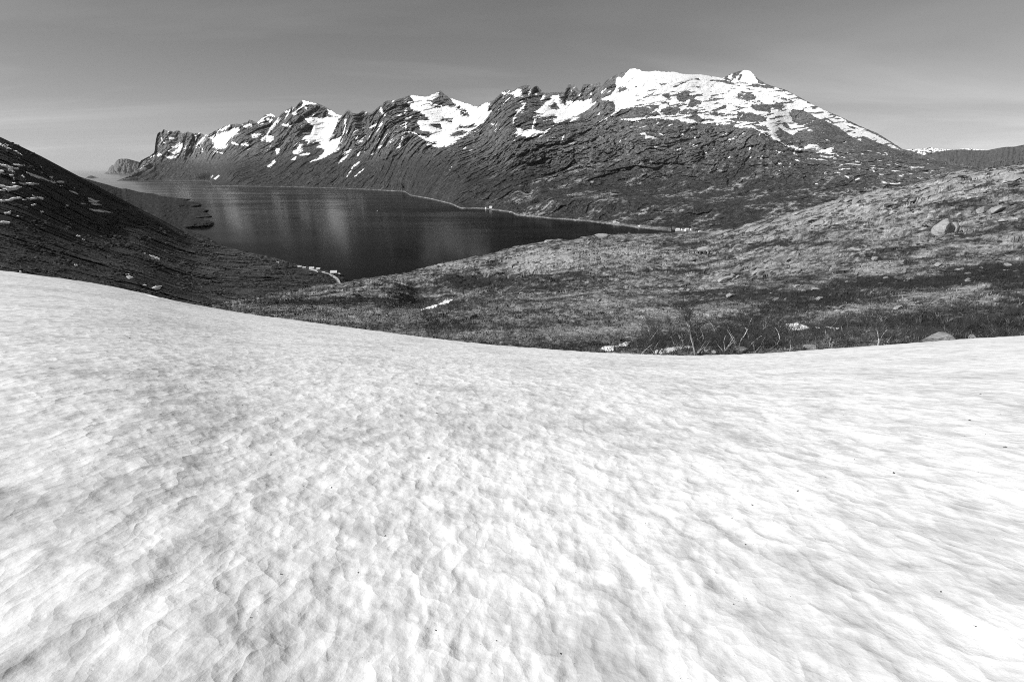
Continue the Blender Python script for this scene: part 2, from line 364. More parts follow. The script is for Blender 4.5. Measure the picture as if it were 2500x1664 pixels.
SNOW_POS += [(c2, p) for p in (
 [(0,355),(90,335),(160,385),(120,390),(0,370)], [(0,405),(110,425),(140,440),(60,500),(0,440)],
 [(210,410),(260,400),(200,500),(100,620),(50,700),(130,740),(120,800),(0,860),(0,700),(60,600),(150,470)],
 [(320,300),(450,250),(420,310),(340,350)], [(460,330),(550,270),(540,360),(500,380),(440,340)],
 [(630,105),(800,145),(880,160),(870,180),(760,180),(700,190),(720,300),(680,250),(620,250),(560,260),(640,170)],
 [(1060,260),(1180,320),(1260,365),(1300,380),(1180,400),(1090,350)],
 [(780,400),(900,420),(1050,390),(1180,400),(1310,370),(1290,410),(1230,580),(1180,720),(1110,800),(1230,760),(1330,720),(1310,840),(1270,960),(1130,1040),(900,1150),(760,1180),(900,1100),(1000,1030),(1010,960),(880,920),(960,870),(860,830),(700,890),(720,830),(620,790),(700,720),(780,680),(800,560),(740,520),(670,430)],
 [(640,860),(650,960),(560,1050),(760,1020),(740,1060),(580,1060),(500,1040),(460,1000),(530,960),(560,870)],
 [(430,1140),(520,1080),(500,1150)], [(0,1250),(150,1150),(160,1180),(60,1270)], [(150,930),(240,960),(220,1020),(180,1050)],
 [(1370,440),(1390,440),(1380,620),(1330,740),(1310,740),(1350,620)], [(1470,550),(1480,580),(1400,690),(1390,680)],
 [(1580,720),(1615,690),(1590,780),(1540,810)], [(1260,1210),(1320,1110),(1430,1040),(1400,1120),(1300,1180)],
 [(1540,1230),(1640,1160),(1600,1220),(1500,1290),(1410,1430),(1480,1300)], [(1550,1440),(1620,1360),(1710,1290),(1640,1360)],
 [(1780,580),(1920,510),(1950,530),(1900,560),(1820,600)], [(1990,230),(2020,260),(2090,370),(2050,380),(1970,310)],
 [(1320,1050),(1360,990),(1480,960),(1440,1010)], [(1580,1050),(1650,970),(1630,1040),(1590,1070)], [(1900,960),(2000,890),(2050,900),(1920,960)],
 [(260,530),(380,510),(460,560),(400,580),(330,560)])]
SNOW_POS += [(c3, p) for p in (
 [(720,160),(870,172),(1000,182),(1120,142),(1250,82),(1240,120),(1180,200),(1050,260),(1120,300),(1260,330),(1400,350),(1500,330),(1420,210),(1600,272),(1780,332),(1900,368),(1960,318),(2090,282),(2060,330),(2100,420),(2138,430),(2100,500),(1990,640),(1890,740),(1700,850),(1560,940),(1500,990),(1400,1060),(1180,1070),(980,1020),(1080,1000),(1200,1010),(1000,960),(830,850),(780,800),(880,850),(1040,900),(1060,800),(900,770),(850,640),(860,590),(980,590),(1050,590),(930,480),(800,430),(720,380),(700,320),(620,285),(780,270),(740,200)],
 [(600,470),(660,380),(660,480),(610,500)], [(650,620),(690,640),(660,680),(650,780),(590,890),(570,930),(580,860),(640,790),(630,650)], [(660,800),(760,795),(770,810),(640,830)],
 [(210,360),(250,440),(310,520),(270,520),(190,440)], [(50,690),(150,650),(160,690),(30,740)], [(120,1100),(200,1030),(250,1040),(180,1080)], [(360,970),(450,940),(440,960),(370,985)],
 [(1380,1470),(1450,1410),(1440,1430)], [(1650,1095),(1700,1045),(1690,1070)], [(580,390),(650,370),(660,385),(590,410)])]
SNOW_NEG = [(c3, p) for p in (
 [(1255,85),(1330,150),(1440,300),(1440,340),(1350,340),(1250,320),(1200,300),(1050,265),(1180,200)], [(850,560),(900,480),(1030,550),(950,545),(870,600)],
 [(1090,690),(1240,660),(1270,750),(1160,740)], [(1560,770),(1720,790),(1700,830),(1500,890),(1420,870)], [(1600,700),(1900,680),(1850,730),(1610,740)], [(1600,440),(1760,480),(1740,520),(1650,530)],
 [(840,800),(1050,800),(1010,870),(900,850)], [(1100,345),(1250,350),(1240,380)], [(1290,600),(1460,590),(1450,640)], [(1440,330),(1560,360),(1740,470),(1600,420)])]
SNOW_POS += [(c4, p) for p in (
 [(0,440),(90,425),(110,470),(60,520),(110,600),(60,680),(0,740)], [(320,250),(370,250),(430,280),(400,310),(330,280)],
 [(470,280),(600,190),(660,200),(670,280),(690,330),(640,340),(550,340),(500,300)], [(830,200),(800,300),(760,320),(790,260)], [(930,235),(980,250),(900,290)],
 [(760,420),(720,500),(630,650),(700,560),(580,640),(540,700),(540,780),(510,830),(520,700),(620,560),(720,440)], [(640,440),(760,440),(720,470),(650,460)],
 [(1140,310),(1240,310),(1320,320),(1380,420),(1440,470),(1450,400),(1560,410),(1650,390),(1720,400),(1900,350),(1870,460),(1990,400),(1960,450),(1800,570),(1600,680),(1440,740),(1260,800),(1200,740),(1100,740),(1300,700),(1250,660),(1000,700),(820,710),(900,660),(1040,640),(880,600),(950,560),(1040,480),(1110,410),(1180,370)],
 [(880,720),(930,710),(880,880),(980,920),(1060,930),(1220,830),(1130,930),(940,1060),(1000,980),(860,1020),(760,1050),(720,1010),(560,1020),(600,990),(530,970),(600,930),(570,880),(660,880),(700,920),(840,900)],
 [(1460,800),(1560,700),(1700,670),(1560,760)], [(1870,220),(1890,270),(1880,330),(1860,290)], [(1660,330),(1680,230),(1690,240),(1680,340)],
 [(1040,290),(1080,300),(1050,380),(980,420)], [(1340,1110),(1400,990),(1400,1030),(1340,1180)], [(130,800),(200,790),(190,830),(140,830)], [(190,930),(230,880),(210,940)])]
SNOW_NEG += [(c4, p) for p in ([(1240,410),(1320,530),(1280,550),(1140,540)], [(1340,330),(1380,400),(1440,470),(1400,470),(1350,410)])]
SNOW_POS += [(c5, p) for p in (
 [(400,230),(510,110),(590,100),(660,117),(690,142),(800,147),(900,129),(1040,147),(1150,147),(1280,182),(1400,187),(1480,180),(1650,202),(1850,237),(1960,280),(2100,320),(2180,340),(2356,340),(2356,880),(2250,960),(2000,950),(1990,910),(1700,900),(1500,890),(1300,880),(1190,840),(1000,830),(700,830),(640,860),(450,850),(360,830),(560,820),(740,790),(960,780),(880,700),(690,650),(560,660),(380,690),(300,760),(180,840),(60,880),(230,790),(300,720),(310,640),(270,580),(90,550),(240,480),(310,390),(310,280),(340,220)],
 [(1980,290),(2150,122),(2240,135),(2300,195),(2356,275),(2356,340),(2150,320)], [(1900,230),(1990,180),(1980,270)],
 [(740,1060),(780,1070),(900,1100),(740,1110)], [(1310,970),(1450,940),(1340,980)], [(1890,1130),(2100,1075),(2000,1120)], [(1850,1055),(1910,1030),(1900,1055)], [(850,920),(930,880),(900,910)], [(520,950),(660,930),(600,945)],
 [(110,440),(180,385),(160,420),(120,470)], [(200,450),(240,410),(220,460)])]
SNOW_NEG += [(c5, p) for p in (
 [(350,380),(450,370),(490,400),(430,440),(350,450)], [(1180,500),(1210,450),(1300,430),(1400,430),(1370,470),(1370,530),(1300,580),(1230,590),(1190,550)],
 [(1370,490),(1490,500),(1430,540),(1550,570),(1540,610),(1400,660),(1320,660),(1380,570)], [(950,700),(1060,650),(1180,650),(1240,690),(1180,760),(1050,780),(960,750)],
 [(1200,770),(1310,680),(1420,690),(1510,720),(1420,760),(1300,770)], [(1310,790),(1480,760),(1590,850),(1480,850),(1320,820)],
 [(640,660),(700,640),(870,690),(960,780),(740,800),(500,820),(350,830)], [(760,630),(930,630),(930,680),(850,690)], [(960,470),(1090,460),(1080,490),(1120,560),(1040,540)],
 [(930,570),(1090,590),(1080,620),(990,610)], [(1140,370),(1280,300),(1380,250),(1500,240),(1520,270),(1400,270),(1220,350),(1150,380)],
 [(1540,250),(1740,270),(1860,270),(1960,300),(2110,330),(2110,360),(2040,350),(1850,300),(1640,280)], [(1420,370),(1560,360),(1720,355),(1600,375)], [(1680,570),(1720,530),(1800,530),(1760,570)],
 [(2070,460),(2140,430),(2300,450),(2200,470)], [(2070,560),(2200,480),(2320,490),(2200,540)], [(1690,710),(1850,640),(1920,620),(1880,690),(1760,710)], [(1630,740),(1750,730),(1860,750),(2060,760),(1900,770),(1760,790)],
 [(2060,740),(2200,730),(2356,760),(2356,800),(2180,790)], [(1920,830),(2080,800),(2250,840),(2200,870),(2000,860)], [(1640,850),(1700,830),(1750,860)], [(2240,600),(2356,580),(2356,610)],
 [(2000,640),(2180,660),(2120,690),(2060,680)], [(2250,640),(2356,620),(2356,690)], [(770,490),(880,440),(840,490)], [(910,310),(1050,320),(980,345)], [(2030,280),(2110,180),(2140,180),(2100,290)], [(560,370),(610,340),(620,370)], [(410,400),(560,410),(500,425)])]
SNOW_POS += [(c6, p) for p in (
 [(0,260),(60,250),(250,257),(420,297),(560,337),(680,397),(860,497),(1000,567),(1180,645),(1400,755),(1600,845),(1750,935),(1870,1020),(1700,970),(1550,900),(1440,860),(1420,920),(1300,860),(1180,770),(1050,700),(900,640),(760,560),(640,560),(600,600),(640,690),(760,740),(860,790),(800,810),(700,800),(640,850),(560,820),(480,760),(440,830),(500,920),(560,960),(760,1000),(820,950),(930,970),(1000,1010),(1110,980),(1080,1030),(1160,1080),(1000,1060),(900,1050),(700,1020),(560,980),(420,890),(300,830),(180,770),(0,755)],
 [(430,1020),(520,1045),(500,1050)], [(950,1080),(1100,1100),(1140,1115),(960,1095)], [(760,1120),(900,1115),(1030,1130),(900,1130)], [(1200,1100),(1250,1105),(1240,1112)], [(1900,1190),(2000,1218),(2150,1218),(2000,1232)], [(1350,1143),(1430,1150),(1380,1157)], [(1680,1030),(1740,1060),(1720,1085)], [(640,670),(760,740),(900,670),(840,690),(740,720)])]
SNOW_NEG += [(c6, p) for p in (
 [(620,570),(700,560),(820,610),(900,670),(820,720),(720,730),(650,650)], [(0,580),(160,590),(340,650),(330,690),(200,700),(0,690)], [(140,510),(280,490),(530,500),(510,560),(380,540),(390,590),(220,570)], [(0,370),(200,380),(180,410),(0,440)],
 [(500,710),(560,700),(630,800),(560,770)], [(100,280),(220,260),(430,290),(430,320),(330,310),(110,290)], [(150,720),(330,740),(370,800),(250,780)], [(470,410),(620,440),(640,470),(520,440)], [(1000,640),(1130,710),(1090,720)], [(1250,730),(1390,770),(1330,780)], [(0,520),(120,530),(0,550)])]
def tr(c, p): return [(c[0] + x * c[2], c[1] + y * c[2]) for x, y in p]

def build_range():
    nc, nr = 1240, 318
    x = np.linspace(272, 2418, nc)
    yr = ip(SKY_RANGE, x); ys = ip(SHORE, x)
    j = perlin(x / 5.0, x * 0 + 3.3) * 1.0 + perlin(x / 2.3, x * 0 + 8.3) * 0.6
    yr = yr + j * np.where((x > 1480) & (x < 1780), 0.2, 0.8) * sstep(330, 380, x)
    ys = np.maximum(ys, yr + 1.5)
    ds = sea_d(x, ys, -1.5)
    ds = np.where(x > 1640, ip([(1640, 1700), (1800, 1600), (2000, 1600), (2200, 1800), (2420, 2000)], x), ds)
    w = sstep(1600, 1680, x); ds = ds * (1 - w) + w * ip([(1500, 1680), (1800, 1600), (2000, 1600), (2200, 1800), (2420, 2000)], x)
    dr = ip([(270,11900),(300,12000),(400,12200),(500,11000),(566,9600),(650,9300),(738,8300),(836,7500),(930,6800),(1002,6700),(1075,6700),(1166,6100),(1285,5100),(1360,5100),(1437,4900),(1550,4450),(1700,4600),(1780,4900),(1815,5000),(1890,4600),(2050,4300),(2200,4000),(2420,3600)], x)
    fA = np.stack([ip([(270,.4),(520,.35),(600,.3),(745,.22),(900,.25),(1075,.38),(1250,.42),(1400,.46),(1550,.31),(1800,.3),(2000,.4),(2200,.45),(2420,.4)], x),
                   ip([(270,.4),(520,.35),(600,.28),(745,.22),(900,.22),(1075,.22),(1250,.28),(1400,.33),(1550,.37),(1800,.31),(2000,.34),(2200,.3),(2420,.2)], x)])
    fB = np.stack([ip([(270,.72),(520,.7),(600,.66),(745,.51),(800,.45),(900,.59),(1000,.6),(1075,.555),(1180,.6),(1250,.7),(1400,.72),(1550,.61),(1800,.57),(2000,.64),(2200,.7),(2420,.7)], x),
                   ip([(270,.72),(520,.65),(600,.55),(745,.55),(800,.42),(900,.6),(1000,.45),(1075,.40),(1180,.5),(1250,.55),(1400,.57),(1550,.59),(1800,.5),(2000,.56),(2200,.55),(2420,.5)], x)])
    yrs = smooth1(yr, 22); yss = smooth1(ys, 16); dss = smooth1(ds, 16); dr = smooth1(dr, 22); fA = [smooth1(q, 22) for q in fA]; fB = [smooth1(q, 22) for q in fB]
    yss = np.maximum(yss, yrs + 2)
    yA = yss + (yrs - yss) * fA[0]; dA = dss + (dr - dss) * fA[1]
    yB = yss + (yrs - yss) * fB[0]; dB = dss + (dr - dss) * fB[1]
    t = np.linspace(0, 1, nr)[:, None]
    PX = np.repeat(x[None], nr, 0); PY = ys + (yr - ys) * t
    yt = yrs - 40; dt = dr * 1.06
    Dk = pchip_rows(np.stack([yss, yA, yB, yrs, yt]), np.stack([dss, dA, dB, dr, dt]), PY)
    Dk = Dk + (ds - Dk[0]) * (1 - sstep(0, 26, ys - PY))
    # cirques pushed back, spurs pulled forward (photo px centre, radii, metres)
    for cx, cy, rx, ry, a in ((435,345,16,30,260),(545,345,26,30,420),(800,320,40,45,380),(862,300,16,70,-260),(720,320,30,60,-200),(1095,300,55,42,330),(950,320,40,80,-280),(1235,290,45,70,-260),(1400,270,55,28,330),(1480,240,25,50,-180),(1560,360,60,60,-120),(1935,300,40,35,240),(1860,330,45,40,-160),(1990,330,35,40,-110),(1985,375,55,16,160),(560,420,45,25,-280),(1330,420,60,40,140),(1700,500,140,22,-150),(1450,490,130,20,-130),(1290,470,20,20,130),(2080,430,80,20,-100),(660,300,16,30,160),(1320,235,26,18,160)):
        Dk = Dk + a * np.exp(-(((PX - cx) / rx) ** 2 + ((PY - cy) / ry) ** 2))
    P = at(PX, PY, Dk)
    s = -0.776 * P[..., 0] + 0.63 * P[..., 1]; c = 0.63 * P[..., 0] + 0.776 * P[..., 1]
    ws = s + 120 * fbm(s / 700, c / 700, 3); wc = c + 120 * fbm(s / 700 + 40, c / 700, 3)
    lod = (Dk / 4500) ** 0.6
    steep = sstep(0.12, 0.5, t - 0.14 * (1 - sstep(850, 1100, PX))) * (1 - 0.55 * sstep(1480, 1560, PX) * (1 - sstep(2060, 2200, PX)) * sstep(0.62, 0.8, t))
    D0 = Dk * 1.0
    zz = P[..., 2] + 0.3 * c
    rel = (175 * (1 - 0.55 * sstep(1250, 1500, PX)) * lodn(ridged, ws, wc, D0, 2800, 300, 620, 3, 0.5) + 58 * lodn(facet, ws, zz, D0, 2800, 120, 150) + 44 * lodn(facet, ws + 777, zz, D0, 2800, 46, 52)
           + 22 * lodn(facet, ws + 99, zz, D0, 2800, 19, 20) + 16 * lodn(fbm, ws, zz, D0, 2800, 18, 22, 3, 0.7))
    apron = 30 * ridged(s / 160, c / 380, 3, 0.55) + 15 * lodn(facet, s, c, D0, 2800, 50, 80) + 16 * fbm(s / 30, c / 50, 4, 0.7)
    fade = sstep(0.0, 0.05, t)
    f = np.full(PX.shape, -99.0, np.float32)
    for cc, p in SNOW_POS: f = np.maximum(f, poly_sd(PX, PY, tr(cc, p)))
    for cc, p in SNOW_NEG: f = np.minimum(f, -poly_sd(PX, PY, tr(cc, p)) + 0.3)
    rel = rel * (1 - 0.42 * sstep(1350, 1560, PX)) * (1 - 0.68 * sstep(-1, 7, f))                      # drifted snow fills the crags
    edge = 1 - 0.9 * sstep(0.94, 1.0, t)
    Dk = Dk + (rel * steep * lod * 1.0 + apron * (1 - steep) * np.clip(Dk / 3000, 0.5, 1.2)) * fade * edge
    # pinnacle faces
    P = at(PX, PY, Dk)
    # snow
    nz = lodn(fbm, ws, wc, D0, 2800, 55, 50, 4, 0.65); nf = lodn(fbm, ws, wc, D0, 2800, 16, 22, 3, 0.7)
    f = f + 5.0 * nz + 4.5 * nf + 3.0 * lodn(fbm, ws, wc, D0, 2800, 7, 9, 2, 0.8)
    # rock ribs and lenses that break the big snow slopes of the right-hand massif
    lens = fbm(PX / 42 + 0.4 * fbm(PX / 60, PY / 30, 2), PY / 6.5 + PX / 46, 4, 0.6)
    dome = sstep(1500, 1600, PX) * sstep(195, 240, PY + 0.0) * (1 - sstep(330, 420, PY))
    f = np.minimum(f, np.where(dome > 0.05, (0.18 - lens * dome) * 24 + 2.0 * nf, 99))
    # scattered leftover patches in gullies
    gul = lodn(fbm, ws + 900, wc, D0, 2800, 40, 95, 4, 0.62) - 0.25 * sstep(0.5, 0.95, 1 - t) - 0.02
    low = ys + (yr - ys) * ip([(270,.6),(500,.58),(700,.42),(900,.45),(1100,.5),(1300,.58),(1550,.52),(1900,.42),(2100,.3),(2420,.2)], x)
    f = np.maximum(f, np.where((PY < low), (gul - 0.27) * 18, -9))
    snow = sstep(-1.2, 1.2, f)
    # tones
    z0 = P[..., 2]
    hi = sstep(0.25, 0.6, t); n1 = fbm(s / 120, c / 220, 5, 0.6); n2 = lodn(fbm, s, z0 * 1.1 + 0.3 * c, D0, 2800, 14, 14, 4, 0.8)
    tone = 0.030 + 0.045 * hi + 0.035 * hi * n1 + 0.13 * (0.4 + 0.6 * hi) * np.maximum(n2, -0.22)
    bare = sstep(-0.05, 0.3, fbm(s / 150 + 3, c / 260, 4, 0.65)) * sstep(-0.1, 0.3, fbm(s / 22, c / 48, 4, 0.75))
    rocky = sstep(1150, 1300, PX) * (1 - hi)
    speck = sstep(0.18, 0.45, lodn(fbm, s + 500, z0 * 1.1 + 0.3 * c, D0, 2800, 11, 10, 3, 0.8))
    tone = tone + rocky * bare * 0.3 + 0.035 * bare * (1 - rocky) + 0.15 * speck * (0.3 + 0.7 * hi)
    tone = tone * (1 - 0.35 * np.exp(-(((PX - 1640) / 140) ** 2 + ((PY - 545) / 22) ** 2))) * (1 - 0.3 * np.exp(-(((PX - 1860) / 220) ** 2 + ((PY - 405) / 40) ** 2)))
    tone = tone * (1.35 + 0.3 * hi + 0.35 * sstep(1250, 1500, PX))
    scree = poly_sd(PX, PY, tr(c4, [(800,1210),(980,1200),(1100,1120),(1200,1200),(1160,1320),(1080,1290)]))
    tone = np.where(scree > 0, np.maximum(tone, 0.13), tone)
    z = P[..., 2]
    tide = sstep(0.6, 1.5, z) * (1 - sstep(3.0, 5.5, z)) * (PX < 1720) * (0.5 + 0.5 * sstep(-0.2, 0.2, fbm(s / 60, c / 60, 3))) * np.clip(4500 / Dk, 0.25, 1)
    tone = tone * (1 - tide) + 0.36 * tide
    tone = np.clip(tone, 0.016, 0.45)
    # the far side of the ridge
    back = [P]; sn = [snow]; tn = [tone]
    for dd, dz in ((120, -35), (700, -280), (2600, -1400)):
        ex, ey, tt = ray(x, yr); d2 = Dk[-1] + dd
        q = np.stack([ex * d2, ey * d2, np.maximum(P[-1, :, 2] + dz, -30)], -1)
        back.append(q[None]); sn.append(snow[-1:]); tn.append(tone[-1:])
    V = np.concatenate(back, 0); n = V.shape[0]
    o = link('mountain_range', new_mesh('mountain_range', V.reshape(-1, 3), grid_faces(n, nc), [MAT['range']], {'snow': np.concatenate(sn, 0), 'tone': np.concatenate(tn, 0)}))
    tag(o, 'jagged snow-streaked mountain range rising steeply from the fjord', kind='structure')
    l = Layer(); l.P = P; l.px, l.py, l.f = proj(P); LAY['range'] = l
build_range()

# ------------------------------------------------------------------ distant land
def silhouette(name, sky, base, d, label, depth, snow=False, tone=0.05, rough=0.04, nc=160, nr=24):
    x = np.linspace(sky[0][0], sky[-1][0], nc); yr = ip(sky, x) + perlin(x / 4.0, x * 0 + d * 0.01) * 0.5
    yb = np.maximum(ip(base, x), yr + 0.3)
    t = np.linspace(0, 1, nr)[:, None]; PX = np.repeat(x[None], nr, 0); PY = yb + (yr - yb) * t
    D = d + depth * t * (0.4 + 0.6 * sstep(0, 1, t))
    P = at(PX, PY, D)
    D = D + depth * rough * 5 * ridged(PX / 14, PY / 18, 4, 0.6) * sstep(0, 0.2, t)
    P = at(PX, PY, D)
    P[0, :, 2] -= 25
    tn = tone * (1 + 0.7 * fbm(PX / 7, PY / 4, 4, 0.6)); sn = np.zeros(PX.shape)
    if snow: sn = sstep(-0.05, 0.12, fbm(PX / 9, PY / 3, 4, 0.6) + 0.35 * (t - 0.35))
    V = np.concatenate([P, (P[-1:] + np.array([0, depth * 1.5, -600.0]))], 0); V[-1, :, 2] = np.minimum(V[-1, :, 2], -5)
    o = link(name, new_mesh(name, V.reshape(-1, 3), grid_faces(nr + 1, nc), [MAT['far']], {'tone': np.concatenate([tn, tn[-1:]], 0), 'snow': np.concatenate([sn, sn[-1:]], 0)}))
    tag(o, label, kind='structure'); return o
silhouette('island', [(253,425.5),(258,420.5),(262.6,419),(267,409),(273,403),(278,402.5),(282.5,395),(288.6,389),(295,387.6),(310,387.6),(322,393),(339,400),(360,411),(400,425)], [(253,425.5),(400,425.5)], 27000, 'hazy flat-topped island standing out at sea beyond the fjord mouth', 2500, tone=0.12)  # raised tone: part of the distance haze is put into the island's colour
silhouette('skerry', [(209,434.5),(214,431),(219,429),(224,428.6),(230,431),(237,433),(245,434.6)], [(209,435),(245,435)], 15500, 'small dark skerry in the sea before the fjord mouth', 250, nc=60, nr=12)
silhouette('far_hill', [(2200,404),(2230,392),(2258,380),(2287,371),(2321,366),(2355,364.6),(2372,367),(2414,367),(2434.5,362),(2456.6,358.7),(2482,358),(2496,354),(2600,343),(2760,352)], [(2200,416),(2760,416)], 10500, 'long hazy hill beyond the valley to the right of the big massif', 2600, tone=0.08, rough=0.015, nc=240, nr=50)
silhouette('far_mountains', [(2190,370),(2219,364.6),(2241,363.8),(2253,362.5),(2265,361.5),(2276.6,359.5),(2295,363.4),(2321,365.3),(2338,365),(2351,363.2),(2372,362.5),(2389,365),(2430,368)], [(2190,384),(2430,384)], 22000, 'distant snow-covered mountains behind the far hill', 3000, snow=True, tone=0.06, nc=160, nr=20)

# ------------------------------------------------------------------ left shore: hillside and the lower slope with headlands
EDGE = [(-900,600),(-300,632),(0,660),(46,664.5),(64,669),(92,676),(119,676.5),(153,678),(183,683.5),(229,689),(260,695),(290,701),(321,709),(360,717),(393,727),(458,742),(534,754),(628,770.6),(718,780),(750,785),(850,799),(903,805.6),(1055.6,825.5),(1208,842),(1361,853),(1476,861),(1571,864.5),(1650,867.5),(1695.5,868),(1867,862.5),(2020,851),(2173,841.5),(2268.5,834),(2364,826),(2500,818.6),(2800,800),(3400,770)]
EDGE_D = [(-900,70),(0,55),(300,45),(600,38),(900,30),(1200,25),(1600,22),(2000,27),(2500,38),(3400,55)]
BROW = [(440,772),(500,757),(523,750),(592,737),(650,722),(718,707),(794,695),(853,689.5),(878,682),(929,675),(1000,664.5),(1017,658.5),(1055.6,649),(1094,641),(1132,632),(1170,624),(1208,616.5),(1246.6,603),(1304,595.5),(1331,590),(1346,584),(1399,584),(1457,574.5),(1533,571),(1650,568.5),(1714.6,566.5),(1760,562.7),(1798.6,557),(1844.5,541.7),(1905.6,526),(1982,505),(2058,486),(2135,469),(2165,460),(2210,457),(2226,453),(2268,443.6),(2304,437),(2317,426),(2351,420),(2389,418),(2423,411),(2473.6,405),(2500,402),(2900,360)]
SKY_LEFT = [(-400,190),(-200,262),(-60,312),(0,334),(9,339),(23,346),(44,354),(66,367),(84,377),(99.5,390),(115,400),(128.5,411),(144,420),(154.5,428),(176,442),(197,456),(222,470),(245,482),(269,490),(299,502),(342,511),(347,516),(365,523.6),(383,533),(398.6,542),(421.6,554),(438,564),(460,572.5),(482.7,580),(513,585),(536,597),(545,600),(595,613),(649,624),(685.6,633),(721.6,645.6),(776,655),(812,664.5),(831,669),(848,686.6),(875,694)]
def build_left():
    nc, nr = 760, 250
    x = np.linspace(-380, 870, nc); yr = ip(SKY_LEFT, x) + perlin(x / 6, x * 0 + 1.2) * 0.9
    ye = ip(EDGE, x) + 16; yb = ip(BROW, x) + 14
    w = sstep(470, 560, x); yn = np.where(x < 440, ye, np.minimum(ye, ye * (1 - w) + yb * w))
    yn = np.maximum(yn, yr + 3)
    dn = ip([(-380,130),(0,150),(300,180),(520,230),(650,350),(800,600),(880,780)], x)
    dsk = ip([(-380,1300),(0,1500),(128,1550),(260,1700),(383,1700),(438,1640),(460,1600)], x)
    shore = sea_d(x, yr, 1.0); w = sstep(450, 510, x); dsk = dsk * (1 - w) + np.minimum(shore, 1700) * w
    t = np.linspace(0, 1, nr)[:, None]; PX = np.repeat(x[None], nr, 0); PY = yn + (yr - yn) * t
    yns, yrs = smooth1(yn, 18), smooth1(yr, 12); ts = np.clip((yns - PY) / np.maximum(yns - yrs, 4), -0.1, 1.06)
    dn = smooth1(dn, 18); dks = smooth1(dsk, 12)
    D = np.exp(np.log(dn) + (np.log(dks) - np.log(dn)) * ts)
    D = D + (dsk - D[-1]) * sstep(430, 500, PX) * (1 - sstep(0, 12, PY - yr))
    P = at(PX, PY, D); X, Y = P[..., 0], P[..., 1]
    rel = 0.05 * D * ridged(X / 130, Y / 200, 3, 0.5) + 0.018 * D * fbm(X / 20, Y / 32, 4, 0.7)
    hum = lodn(facet, X, 0.6 * Y + P[..., 2], D, 300, 13, 11) + 0.5 * lodn(facet, X + 55, 0.6 * Y + P[..., 2], D, 300, 5, 5); rel = rel + 0.016 * D * hum
    D = D + rel * 0.8 * sstep(0, 0.08, t) * (1 - 0.85 * sstep(0.9, 1.0, t))
    P = at(PX, PY, D); X, Y = P[..., 0], P[..., 1]
    n1 = fbm(X / 34, Y / 90, 5, 0.7); n2 = lodn(fbm, X + 0.3 * Y, 2.6 * P[..., 2] + 0.22 * Y, D, 300, 1.6, 1.3, 4, 0.85); n3 = fbm(X / 160, Y / 300, 3)
    low = sstep(540, 620, PY)
    tone = 0.022 + 0.014 * low + (0.05 + 0.10 * low) * np.clip(n1 + 0.25 * n3 + 0.02, 0, 1) + (0.17 + 0.2 * low) * np.clip(n2 - 0.05, 0, 1)
    grass = sstep(0.15, 0.4, fbm(X / 30 + 7, Y / 90, 4, 0.65)) * low
    tone = tone + 0.07 * grass * sstep(-0.1, 0.4, n2 + 0.2)
    tone = np.clip(tone, 0.012, 0.3)
    sn = np.where(PY < 560, sstep(0.56, 0.6, fbm(X / 22 + 2, Y / 60, 4, 0.6)), 0)
    q = P[-1].copy(); q[:, 1] += 120; q[:, 0] -= 60; q[:, 2] = np.minimum(q[:, 2] - 20, np.where(x > 440, -6, q[:, 2] - 20))
    q2 = q + np.array([-300, 900, -260.0]); 
    V = np.concatenate([P, q[None], q2[None]], 0); ap = lambda a: np.concatenate([a, a[-1:], a[-1:]], 0)
    o = link('hillside', new_mesh('hillside', V.reshape(-1, 3), grid_faces(nr + 2, nc), [MAT['left']], {'tone': ap(tone), 'snow': ap(sn)}))
    tag(o, 'dark heather hillside dotted with snow patches beside the fjord', kind='structure')
    l = Layer(); l.P = P; l.px, l.py, l.f = proj(P); LAY['left'] = l
build_left()

